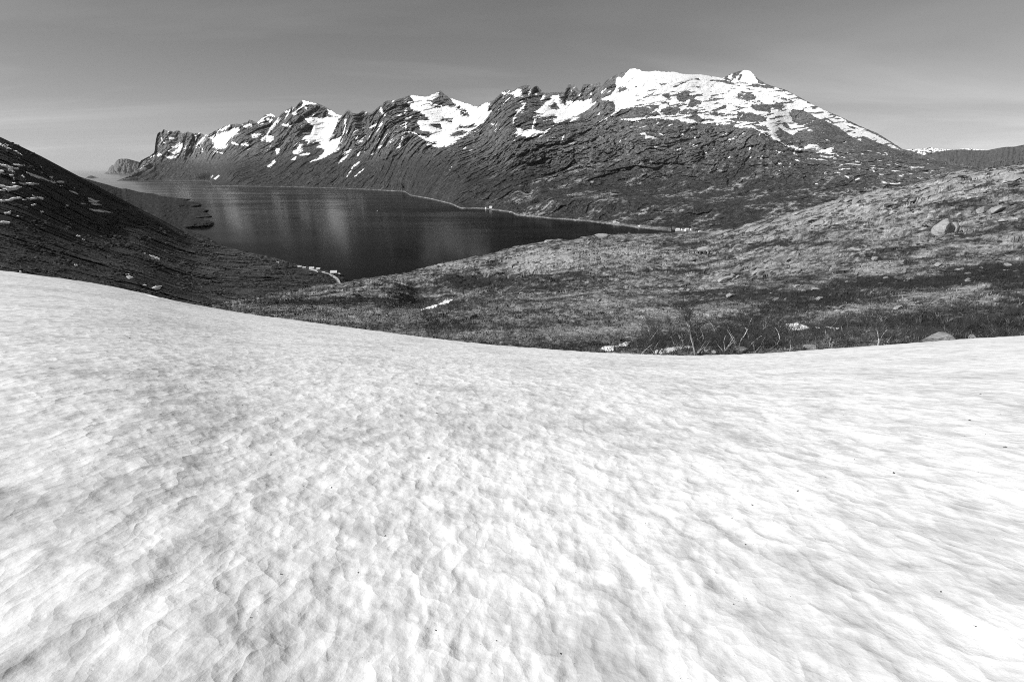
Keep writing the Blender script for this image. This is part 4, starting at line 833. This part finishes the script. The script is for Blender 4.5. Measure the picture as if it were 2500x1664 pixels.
def grow(rng, stems, spread, crook, trunk_r, nbr, ntw, upright=0.5, clear=0.25):
    """a tree of height 1: trunk pieces (to about two thirds) and the crown of branches and twigs"""
    T, B = [], []
    for s in range(stems):
        az = rng.uniform(0, 2 * math.pi); lean = spread * rng.uniform(0.4, 1.0) if stems > 1 else spread * 0.3
        d = np.array([math.cos(az) * lean, math.sin(az) * lean, 1.0]); d /= np.linalg.norm(d)
        p = np.array([math.cos(az), math.sin(az), 0]) * 0.03 * (stems > 1); hh = rng.uniform(0.8, 1.0); n = 12; pts = [p]
        for i in range(n):
            d = d + rng.normal(0, crook, 3) * np.array([1, 1, 0.25]); d[2] = max(d[2], 0.35); d /= np.linalg.norm(d)
            p = p + d * hh / n; pts.append(p)
        rs = [trunk_r * (1 - 0.93 * (i / n) ** 0.85) + 0.0006 for i in range(n + 1)]
        for i in range(n): (T if i < 8 else B).append((*pts[i], *pts[i + 1], rs[i], rs[i + 1]))
        for k in range(nbr):
            t = rng.uniform(clear, 0.97); i = min(int(t * n), n - 1); q = pts[i] + (pts[i + 1] - pts[i]) * (t * n - i)
            a2 = rng.uniform(0, 2 * math.pi); bd = np.array([math.cos(a2), math.sin(a2), upright + rng.uniform(-0.1, 0.6)]); bd /= np.linalg.norm(bd)
            ln = (0.16 + 0.34 * (1 - t)) * rng.uniform(0.6, 1.25); m = 5; pr = q; r = rs[i] * 0.5
            bp = [pr]
            for j in range(m):
                bd = bd + rng.normal(0, 0.22, 3); bd[2] += 0.05; bd /= np.linalg.norm(bd)
                nx = pr + bd * ln / m; B.append((*pr, *nx, r * (1 - j / m) + 0.0022, r * (1 - (j + 1) / m) + 0.0019)); pr = nx; bp.append(nx)
            for w in range(ntw):
                j = rng.randint(1, m + 1); pr = bp[j]; td = bd + rng.normal(0, 0.6, 3); td[2] += 0.25; td /= np.linalg.norm(td); tl = rng.uniform(0.04, 0.11)
                for _ in range(2):
                    nx = pr + td * tl / 2; B.append((*pr, *nx, 0.0026, 0.0016)); pr = nx; td = td + rng.normal(0, 0.35, 3); td /= np.linalg.norm(td)
    return T, B
def tree_meshes(seed, bark='bark', **kw):
    rng = np.random.RandomState(seed); T, B = grow(rng, **kw)
    v, f = tubes(T, 6); tm = new_mesh('trunk', v, f, [MAT[bark]], smooth=True)
    v, f = tubes(B, 3); cm = new_mesh('crown', v, f, [MAT['twig']])
    return tm, cm
BIRCH = [tree_meshes(1, stems=1, spread=0.35, crook=0.10, trunk_r=0.017, nbr=30, ntw=9, clear=0.3),
         tree_meshes(2, stems=2, spread=0.35, crook=0.13, trunk_r=0.019, nbr=16, ntw=8),
         tree_meshes(3, stems=3, spread=0.6, crook=0.16, trunk_r=0.02, nbr=12, ntw=8, clear=0.2),
         tree_meshes(4, stems=4, spread=0.8, crook=0.15, trunk_r=0.018, nbr=10, ntw=8, clear=0.15),
         tree_meshes(5, stems=2, spread=0.7, crook=0.2, trunk_r=0.024, nbr=16, ntw=8, clear=0.25)]
DARK = [tree_meshes(11, 'darkbark', stems=2, spread=0.4, crook=0.12, trunk_r=0.018, nbr=16, ntw=8, clear=0.3),
        tree_meshes(12, 'darkbark', stems=3, spread=0.55, crook=0.16, trunk_r=0.022, nbr=13, ntw=8)]
BUSH = [tree_meshes(21, 'darkbark', stems=9, spread=0.95, crook=0.07, trunk_r=0.010, nbr=7, ntw=6, clear=0.2, upright=0.9),
        tree_meshes(22, 'darkbark', stems=12, spread=1.0, crook=0.09, trunk_r=0.010, nbr=6, ntw=6, clear=0.15, upright=0.8),
        tree_meshes(23, 'bark', stems=8, spread=0.8, crook=0.12, trunk_r=0.012, nbr=7, ntw=6, clear=0.2, upright=0.8)]
def tree(name, meshes, px, py, hpx, rz, label, group=None, cat='tree', lean=0.0, lay='moor'):
    p, f = pick(lay, px, py); h = hpx * f / FPX * 1.05
    e = bpy.data.objects.new(name, None); COL.objects.link(e); e.location = (p[0], p[1], p[2] - 0.03 * h); e.rotation_euler = (0, lean, rz); e.scale = (h, h, h)
    e.empty_display_size = 0.2
    link('trunk' if cat == 'tree' else 'stems', meshes[0], e); link('crown' if cat == 'tree' else 'twigs', meshes[1], e)
    return tag(e, label, cat, group)
tree('birch_tree', BIRCH[0], 1697, 869, 165, 0.6, 'tall slender birch with one white crooked trunk at the snow edge')
tree('birch_tree', DARK[0], 1062, 828, 85, 1.0, 'lone forked dark birch growing at the thin left part of the snow edge')
tree('birch_tree', BIRCH[0], 1566, 866, 62, 2.5, 'thin white-stemmed birch leaning beside the wide bare bush', lean=-0.25)
tree('bare_bush', BUSH[0], 1602, 866, 80, 0.4, 'wide fan-shaped bare bush in front of the long snow bank', cat='bush')
tree('birch_tree', BIRCH[3], 1768, 858, 62, 0.3, 'low many-stemmed white birch sprawling over the sloping boulder')
tree('birch_tree', BIRCH[2], 1800, 846, 92, 1.9, 'three-stemmed birch rising behind the sloping boulder')
tree('birch_tree', BIRCH[1], 1834, 846, 78, 0.9, 'two-stemmed leaning birch between the boulder and the snow wedge')
tree('birch_tree', BIRCH[4], 1898, 842, 76, 2.2, 'crooked pale birch with a dense twig crown below the snow wedge')
tree('birch_tree', BIRCH[2], 1928, 860, 52, 4.0, 'short twisted birch right at the snow edge left of the rock ledge')
tree('birch_tree', DARK[0], 1940, 808, 62, 0.2, 'dark two-stemmed birch standing against the snow wedge')
tree('birch_tree', DARK[1], 1926, 802, 50, 2.0, 'curved dark birch at the left end of the snow wedge')
tree('birch_tree', BIRCH[1], 2140, 843, 80, 3.4, 'twin white birch trunks twisting up from the snow edge')
tree('birch_tree', BIRCH[4], 2158, 842, 58, 5.2, 'white zigzag birch growing close beside the twin white trunks')
tree('birch_tree', DARK[1], 2244, 788, 66, 0.0, 'crooked black-stemmed birch alone on the heath above the dome boulder')
tree('birch_tree', BIRCH[0], 922, 762, 36, 1.4, 'little birch with a bright white stem on the heath beyond the snow')
tree('birch_tree', BIRCH[1], 2490, 742, 30, 1.4, 'small forked white birch in dark heath on the ridge side')
rg = random.Random(77)
def where(px):
    for lim, w in ((1660, 'beside the wide fan-shaped bush'), (1730, 'close to the tall slender birch'), (1850, 'around the sloping boulder at the snow edge'), (1950, 'below the snow wedge'), (2075, 'by the long low rock ledge'), (2215, 'near the twin white birch trunks'), (2335, 'around the dome-shaped boulder'), (2900, 'past the knobbly rock behind the snow edge')):
        if px < lim: return w
KB = ['slender single-stemmed leafless birch', 'two-stemmed pale leafless birch', 'three-stemmed pale leafless birch', 'low four-stemmed leafless birch', 'crooked pale leafless birch', 'dark two-stemmed leafless birch', 'dark three-stemmed leafless birch']
KS = ['dark fan-shaped bare bush', 'dense dark bare bush', 'pale-stemmed bare bush']
for i in range(34):
    px = rg.uniform(1580, 2070); py = rg.uniform(800, 862); py = min(py, float(ip(EDGE, px)) - 2); k = rg.randrange(7)
    tree('birch_tree', (BIRCH + DARK)[k], px, py, rg.uniform(28, 58), rg.uniform(0, 6.28), KB[k] + ' in the thicket ' + where(px), KB[k] + 'es ' + where(px))
for i in range(90):
    px = rg.uniform(1560, 2500); py = float(ip(EDGE, px)) - 3 - rg.random() ** 1.4 * 72; k = rg.randrange(3)
    tree('bare_bush', BUSH[k], px, py, rg.uniform(16, 40), rg.uniform(0, 6.28), KS[k] + ' in the scrub ' + where(px), KS[k] + 'es ' + where(px), 'bush')
for i in range(30):
    px = rg.uniform(880, 1600); py = float(ip(EDGE, px)) - 2 - rg.random() ** 2 * 40; k = rg.randrange(3)
    w = 'near the lone forked dark birch' if px < 1200 else 'in the open pale grass' if px < 1440 else 'near the curling snow patch'
    tree('bare_bush', BUSH[k], px, py, rg.uniform(10, 26), rg.uniform(0, 6.28), 'small ' + KS[k] + ' ' + w, 'small ' + KS[k] + 'es ' + w, 'bush')

# ------------------------------------------------------------------ heath: blades and tufts too many to count
def build_heath():
    rng = np.random.RandomState(3); l = LAY['moor']; P = l.P; nr, nc = l.px.shape
    wgt = np.clip(1 - l.D / 150, 0, 1) ** 0.5 * (l.px > 600) * (l.px < 2560)
    area = np.zeros((nr, nc)); area[:-1, :-1] = np.linalg.norm(np.cross(P[1:, :-1] - P[:-1, :-1], P[:-1, 1:] - P[:-1, :-1]), axis=-1)
    w = (wgt * np.minimum(area, 3) ** 0.55).ravel(); w /= w.sum()
    n = 15000; k = rng.choice(nr * nc, n, p=w); base = P.reshape(-1, 3)[k]; tn = l.tone.ravel()[k]; D = l.D.ravel()[k]
    nb = 9; h = rng.uniform(0.10, 0.34, n) * np.where(tn < 0.08, 1.4, 0.8) * np.clip(60 / D, 0.5, 1.0)
    R = 0.22 * np.clip(D / 40, 0.8, 2.2)
    B = base[:, None] + rng.normal(0, 1, (n, nb, 3)) * np.array([1, 1, 0]) * R[:, None, None]; B[..., 2] -= 0.05
    a = rng.uniform(0, 2 * np.pi, (n, nb)); wd = 0.012 * np.clip(D / 25, 1, 4)[:, None]
    off = np.stack([np.cos(a) * wd, np.sin(a) * wd, 0 * a], -1)
    tip = B + np.stack([rng.normal(0, 0.5, (n, nb)), rng.normal(0, 0.5, (n, nb)), rng.uniform(0.6, 1.2, (n, nb))], -1) * h[:, None, None]
    V = np.stack([B - off, B + off, tip], 2).reshape(-1, 3); F = np.arange(n * nb * 3).reshape(-1, 3)
    tone = np.repeat(np.clip(tn * rng.uniform(0.5, 1.5, n), 0.02, 0.3), nb * 3)
    o = link('heath', new_mesh('heath', V, F, [MAT['veg']], {'tone': tone})); tag(o, 'rough heather and dry grass tufts covering the near moor', kind='stuff')
build_heath()

def clumps(name, lay, n, wfun, rlo, rhi, tlo, thi, label, seed):
    rng = np.random.RandomState(seed); l = LAY[lay]; P = l.P; nr, nc = l.px.shape
    d = np.hypot(P[..., 0], P[..., 1]); w = wfun(l.px, l.py, d) * 1.0
    for p in PATCH: w = w * (poly_sd(l.px, l.py, p) < -2.5)
    w = np.clip(w, 0, None).ravel(); w /= w.sum()
    k = rng.choice(nr * nc, n, p=w); base = P.reshape(-1, 3)[k]; D = d.ravel()[k]
    bm = bmesh.new(); bmesh.ops.create_icosphere(bm, subdivisions=1, radius=1.0); U = np.array([v.co[:] for v in bm.verts]); Fq = np.array([[v.index for v in f.verts] for f in bm.faces]); bm.free()
    m = len(U); r = rng.uniform(rlo, rhi, n) * D
    j = rng.uniform(0.55, 1.35, (n, m)); V = base[:, None] + U[None] * (j * r[:, None])[..., None] * np.stack([rng.uniform(0.8, 1.9, n), rng.uniform(0.8, 1.6, n), rng.uniform(0.4, 0.75, n)], -1)[:, None]
    F = (np.arange(n)[:, None, None] * m + Fq[None]).reshape(-1, 3)
    tone = np.repeat(tlo * (thi / tlo) ** rng.uniform(0, 1, n), m) * rng.uniform(0.6, 1.4, n * m)
    o = link(name, new_mesh(name, V.reshape(-1, 3), F, [MAT['veg']], {'tone': tone})); tag(o, label, kind='stuff')
clumps('hillside_scrub', 'left', 6500, lambda x, y, d: (x > -60) * (d > 170) * sstep(-0.1, 0.35, fbm(x / 60, y / 16, 3)) * (0.6 + (y > 540)), 0.0010, 0.0028, 0.012, 0.09, 'dark scrub and hummocks covering the hillside above the fjord', 4)
clumps('moor_scrub', 'moor', 6000, lambda x, y, d: (d > 34) * (x < 2560) * sstep(-0.05, 0.3, fbm(x / 70 + 3, y / 14, 3)), 0.0009, 0.0030, 0.02, 0.1, 'low heather clumps spread over the moor', 6)
def build_edge_scrub():
    rng = np.random.RandomState(13); n = 3400; segs = []
    px = rng.uniform(1540, 2540, n); up = rng.uniform(0, 1, n) ** 1.5 * 75; keep = fbm(px / 45, up / 12, 3) > 0.02; px, up = px[keep], up[keep]
    l = LAY['moor']; py = np.array([ip(EDGE, x) for x in px]) - up
    cols = np.clip(np.searchsorted(l.px[0], px), 0, l.px.shape[1] - 1); tones = []
    V = []; F = []
    for i in range(len(px)):
        c = cols[i]; r = int(np.argmin(np.abs(l.py[:, c] - py[i]))); b = l.P[r, c]
        for k in range(7):
            hgt = rng.uniform(0.14, 0.5) * (0.6 + 0.4 * min(up[i] / 20, 1)); q = b + np.array([rng.normal(0, .16), rng.normal(0, .16), -0.04]); d = np.array([rng.normal(0, .45), rng.normal(0, .45), 1.0])
            mid = q + d * hgt * 0.5; d2 = d + rng.normal(0, 0.45, 3); tip = mid + d2 * hgt * 0.5; w = rng.uniform(0.004, 0.009); s_ = np.array([math.cos(k * 1.7 + i), math.sin(k * 1.7 + i), 0]) * w
            n0 = len(V); V += [q - s_, q + s_, mid + s_ * 0.7, mid - s_ * 0.7, tip]; F += [(n0, n0 + 1, n0 + 2), (n0, n0 + 2, n0 + 3), (n0 + 3, n0 + 2, n0 + 4)]
            tones += [0.25 if rng.uniform() < 0.12 else rng.uniform(0.02, 0.07)] * 5
    o = link('edge_scrub', new_mesh('edge_scrub', np.array(V), np.array(F), [MAT['veg']], {'tone': tones})); tag(o, 'dense fine bare twigs of dwarf scrub along the snow edge', kind='stuff')
build_edge_scrub()

# ------------------------------------------------------------------ specks of plant debris on the snow
def build_debris():
    rng = np.random.RandomState(9); l = LAY['snow']; P = l.P; n = 520
    nr = P.shape[0]; rr = (rng.uniform(0.22, 0.78, n) * nr).astype(int); cc = rng.randint(60, P.shape[1] - 60, n)
    cl = rng.uniform(size=n) < 0.5; rr[cl] = (rr[cl] // 22) * 22 + rng.randint(0, 7, cl.sum()); cc[cl] = (cc[cl] // 36) * 36 + rng.randint(0, 9, cl.sum())
    rr = np.clip(rr, 0, nr - 1); b = P[rr, cc]; r = l.r[rr, cc]
    ln = rng.uniform(0.0010, 0.0030, n) * (1 + 2.2 * (rng.uniform(size=n) < 0.12)) * np.clip(r / 2.2, 0.8, 3); a = rng.uniform(0, 6.28, n)
    d = np.stack([np.cos(a), np.sin(a), 0 * a], -1) * ln[:, None]; p = np.stack([-np.sin(a), np.cos(a), 0 * a], -1) * (ln * rng.uniform(0.25, 0.6, n))[:, None]
    up = np.zeros((n, 3)); up[:, 2] = ln * 0.5; b = b + np.array([0, 0, 0.0015])
    V = np.stack([b - d, b + p, b + d, b - p, b + up], 1).reshape(-1, 3); k = np.arange(n)[:, None] * 5
    F = np.concatenate([k + np.array([q]) for q in ((0, 3, 4), (3, 2, 4), (2, 1, 4), (1, 0, 4))])
    o = link('plant_debris', new_mesh('plant_debris', V, F, [MAT['debris']])); tag(o, 'dark specks of windblown plant debris on the snow', kind='stuff')
build_debris()

# ------------------------------------------------------------------ houses, road and boat by the fjord
def box(x0, x1, y0, y1, z0, z1):
    V = np.array([(x, y, z) for z in (z0, z1) for y in (y0, y1) for x in (x0, x1)], float)
    F = np.array([(0, 2, 3, 1), (4, 5, 7, 6), (0, 1, 5, 4), (2, 6, 7, 3), (0, 4, 6, 2), (1, 3, 7, 5)]); return V, F
def house(lay, px, py, wpx, label, wall='palewall', roof='roof', aspect=0.7, rz=0.0, hgt=0.42, detail=True, group=None, cat='house', name='house', pos=None):
    if pos is None: p, f = pick(lay, px, py)
    else: p, f = pos
    L_ = max(wpx * f / FPX, 3.0); B_ = L_ * aspect; h = max(L_ * hgt * 0.62, 2.1); rh = B_ * 0.42
    e = bpy.data.objects.new(name, None); COL.objects.link(e); e.location = (p[0], p[1], p[2] - 0.3); e.rotation_euler = (0, 0, rz); tag(e, label, cat, group)
    x, y = L_ / 2, B_ / 2
    V = np.array([(-x, -y, -1.5), (x, -y, -1.5), (x, y, -1.5), (-x, y, -1.5), (-x, -y, h), (x, -y, h), (x, y, h), (-x, y, h), (-x, 0, h + rh), (x, 0, h + rh)])
    link('wall', new_mesh('wall', V, [np.array([(0, 1, 5, 4), (2, 3, 7, 6)]), np.array([(4, 8, 7), (5, 6, 9)]), np.array([(0, 4, 7, 3), (1, 2, 6, 5)])], [MAT[wall]]), e)
    ov = 0.4; sl = rh / y; yo = y + ov; zo = h - ov * sl; t = 0.18
    V = np.array([(-x - ov, -yo, zo), (x + ov, -yo, zo), (x + ov, 0, h + rh), (-x - ov, 0, h + rh), (x + ov, yo, zo), (-x - ov, yo, zo)]); V = np.concatenate([V + np.array([0, 0, 0.03]), V + np.array([0, 0, 0.03 + t])])
    link('roof', new_mesh('roof', V, np.array([(6, 7, 8, 9), (9, 8, 10, 11), (1, 0, 3, 2), (2, 3, 5, 4), (0, 1, 7, 6), (4, 5, 11, 10), (1, 2, 8, 7), (2, 4, 10, 8), (3, 0, 6, 9), (5, 3, 9, 11)]), [MAT[roof]]), e)
    if detail:
        for k in (-0.6, -0.15, 0.6):
            v, f2 = box(k * x - 0.55, k * x + 0.55, -y - 0.05, -y + 0.1, h * 0.4, h * 0.4 + 1.1); link('window', new_mesh('window', v, f2, [MAT['glass']]), e)
        v, f2 = box(0.2 * x - 0.45, 0.2 * x + 0.45, -y - 0.06, -y + 0.1, 0.1, 2.1); link('door', new_mesh('door', v, f2, [MAT['darkwall']]), e)
        v, f2 = box(0.3 * x, 0.3 * x + 0.7, -0.35, 0.35, h + rh - 0.5, h + rh + 0.9); link('chimney', new_mesh('chimney', v, f2, [MAT['darkroof']]), e)
    return e
house('left', 815, 669, 15, 'dark-walled house with a long bright roof above the curving road', 'darkwall', 'roof', 0.75, 0.12, 0.5)
house('left', 828, 671, 6, 'small shed with a white roof just past the dark-walled house', 'darkwall', 'roof', 0.8, 0.3, 0.45, False, cat='shed', name='shed')
house('left', 762, 657, 11, 'cabin with a pale roof and dark wall near the shore', 'darkwall', 'roof', 0.7, 0.2, 0.45)
house('left', 777, 658, 8, 'small cabin with a dark wall next to the pale-roofed cabin by the shore', 'darkwall', 'roof', 0.7, 0.1, 0.5)
house('left', 780, 665.5, 9, 'squat white house at the upper end of the curving road', 'palewall', 'darkroof', 0.8, 0.7, 0.5)
house('left', 731, 653, 8, 'small white cottage farthest along the shore road', 'palewall', 'roof', 0.8, 0.4, 0.5)
house('left', 744, 655, 7, 'low white outbuilding beside the small white cottage', 'palewall', 'roof', 0.6, 0.2, 0.4, False, cat='shed', name='shed')
house('left', 791, 667, 4, 'tiny white garage by the bend where the road starts', 'palewall', 'roof', 0.8, 0.2, 0.5, False, cat='shed', name='shed')
for px, py, w, lab, wl, rf in ((1187.5, 509, 6, 'white farmhouse on the far shore beside a second white house', 'palewall', 'darkroof'), (1199, 508, 7, 'second white house on the far shore right of the farmhouse', 'palewall', 'roof'),
        (1246, 518.5, 3, 'little white boathouse at the water on the far shore', 'palewall', 'roof'), (1500, 543, 6, 'tall white house in the small far-shore farm cluster', 'palewall', 'roof'), (1507, 543, 3, 'narrow white barn between the houses of the far-shore farm cluster', 'palewall', 'roof'),
        (1511, 544.5, 5, 'grey house at the lower edge of the far-shore farm cluster', 'palewall', 'darkroof'), (1563, 553.5, 6, 'low white cabin alone near the head of the fjord', 'palewall', 'roof'),
        (1654, 563, 9, 'white house at the left end of the village at the fjord head', 'palewall', 'roof'), (1668, 562, 8, 'grey-roofed house in the village at the fjord head', 'palewall', 'darkroof'), (1677, 563, 9, 'broad white house in the middle of the village at the fjord head', 'palewall', 'roof'),
        (1687, 562, 6, 'narrow white house in the village at the fjord head', 'palewall', 'roof'), (1699, 562, 8, 'dark house in the village at the fjord head', 'darkwall', 'darkroof'), (1708, 566, 5, 'small white shed at the right end of the fjord head village', 'palewall', 'roof')):
    house('range', px, py, w, lab, wl, rf, 0.75, rg.uniform(-0.5, 0.8), 0.6, False)
def build_road():
    pts = [(756,657.5),(770,660),(784,664.5),(796,668),(806,671),(817,676.5),(824,683),(827.5,690),(828,694)]
    P = []
    a = np.array(pts); t = np.linspace(0, 1, 40); s_ = np.linspace(0, 1, len(a))
    xs = np.interp(t, s_, a[:, 0]); ys = np.interp(t, s_, a[:, 1]); xs = smooth1(xs, 2); ys = smooth1(ys, 2)
    for x, y in zip(xs, ys): P.append(pick('left', x, y)[0])
    P = np.array(P); 
    for k in range(3): P[:, k] = smooth1(P[:, k], 3)
    d = np.gradient(P[:, :2], axis=0); d /= np.linalg.norm(d, axis=1)[:, None]; n = np.stack([-d[:, 1], d[:, 0]], -1) * 2.4
    A = P.copy(); A[:, :2] += n; B = P.copy(); B[:, :2] -= n; A[:, 2] += 1.4; B[:, 2] += 1.4
    A2 = A.copy(); A2[:, :2] += n * 0.6; A2[:, 2] -= 4; B2 = B.copy(); B2[:, :2] -= n * 0.6; B2[:, 2] -= 4
    V = np.stack([A2, A, B, B2], 1).reshape(-1, 3); m = len(P); F = grid_faces(m, 4)
    o = link('road', new_mesh('road', V, F, [MAT['road']])); tag(o, 'pale road curving up past the shore houses', kind='structure')
build_road()
def build_boat():
    p = at(921.6, 515.3, float(sea_d(921.6, 515.3))); e = bpy.data.objects.new('motor_boat', None); COL.objects.link(e); e.location = p; e.rotation_euler = (0, 0, 0.9)
    tag(e, 'small white boat alone on the dark fjord water', 'boat')
    xs = np.array([-3.2, -1.5, 0.5, 2.2, 3.6]); w = np.array([1.15, 1.25, 1.2, 0.85, 0.06]); V = []
    for x, b in zip(xs, w): V += [(x, -b, 0.95 + 0.06 * max(x, 0)), (x, -b * 0.75, 0.0), (x, 0, -0.45), (x, b * 0.75, 0.0), (x, b, 0.95 + 0.06 * max(x, 0))]
    F = grid_faces(5, 5); deck = np.array([(i * 5, i * 5 + 4, i * 5 + 9, i * 5 + 5) for i in range(4)])
    link('hull', new_mesh('hull', np.array(V), [F, deck, np.array([(0, 1, 3, 4), (1, 2, 3, 3)])[:1]], [MAT['palewall']]), e)
    v, f = box(-0.6, 1.4, -0.8, 0.8, 0.95, 2.3); v[4:, 0] *= 0.8; v[4:, 1] *= 0.85; link('cabin', new_mesh('cabin', v, f, [MAT['palewall']]), e)
    v, f = box(1.32, 1.42, -0.6, 0.6, 1.5, 2.0); link('windscreen', new_mesh('windscreen', v, f, [MAT['glass']]), e)
build_boat()
def spruce_mesh(seed):
    rng = np.random.RandomState(seed); V = []; F = []
    for k in range(9):
        z0 = 0.08 + k * 0.1; r = 0.24 * (1 - z0) + 0.02; n = 9; b = len(V); V.append((0, 0, min(z0 + 0.22, 1.02)))
        for i in range(n):
            a = 2 * math.pi * (i + rng.uniform(-.3, .3)) / n; q = r * rng.uniform(0.6, 1.15); V.append((math.cos(a) * q, math.sin(a) * q, z0 + rng.uniform(-0.03, 0.03)))
        F += [(b, b + 1 + i, b + 1 + (i + 1) % n) for i in range(n)]
    return new_mesh('spruce', np.array(V), np.array(F), [MAT['spruce']])
SPR = [spruce_mesh(i) for i in range(3)]
for i, (px, py, h) in enumerate([(1296,497,6),(1299,497,7),(1302,496,8),(1305,496,9),(1308,495.5,10),(1311,495,9),(1314,494.5,7),(1247,498,5),(1250,498,7),(1253,498,7),(1256,497.5,5),(1290,499,4),(1252,511,5),(1262,510,6),(1328,489,6),(1332,488,6)]):
    p, f = pick('range', px, py); o = link('spruce_tree', SPR[i % 3], loc=p - np.array([0, 0, 0.5])); hh = h * f / FPX * 1.3; o.scale = (hh * 1.25, hh * 1.25, hh)
    tag(o, 'dark spruce in a planted clump on the slope above the far shore', 'tree', 'spruces above the far shore')
# ------------------------------------------------------------------ haze
def build_haze():
    m = bpy.data.materials.new('haze'); m.use_nodes = True; nt = m.node_tree; nt.nodes.clear()
    o = N(nt, 'ShaderNodeOutputMaterial'); v = N(nt, 'ShaderNodeVolumePrincipled')
    v.inputs['Color'].default_value = (0.95, 0.95, 0.95, 1); v.inputs['Density'].default_value = 5.0e-6; v.inputs['Anisotropy'].default_value = 0.0
    L(nt, v.outputs[0], o.inputs['Volume'])
    a, z0, z1 = 132000.0, -60.0, 1450.0
    V = np.array([(x, y, z) for z in (z0, z1) for y in (-a, a) for x in (-a, a)])
    F = np.array([(0, 2, 3, 1), (4, 5, 7, 6), (0, 1, 5, 4), (2, 6, 7, 3), (0, 4, 6, 2), (1, 3, 7, 5)])
    h = link('haze', new_mesh('haze', V, F, [m])); tag(h, 'thin pale haze in the air over the fjord', kind='stuff')
    h.visible_shadow = True
build_haze()
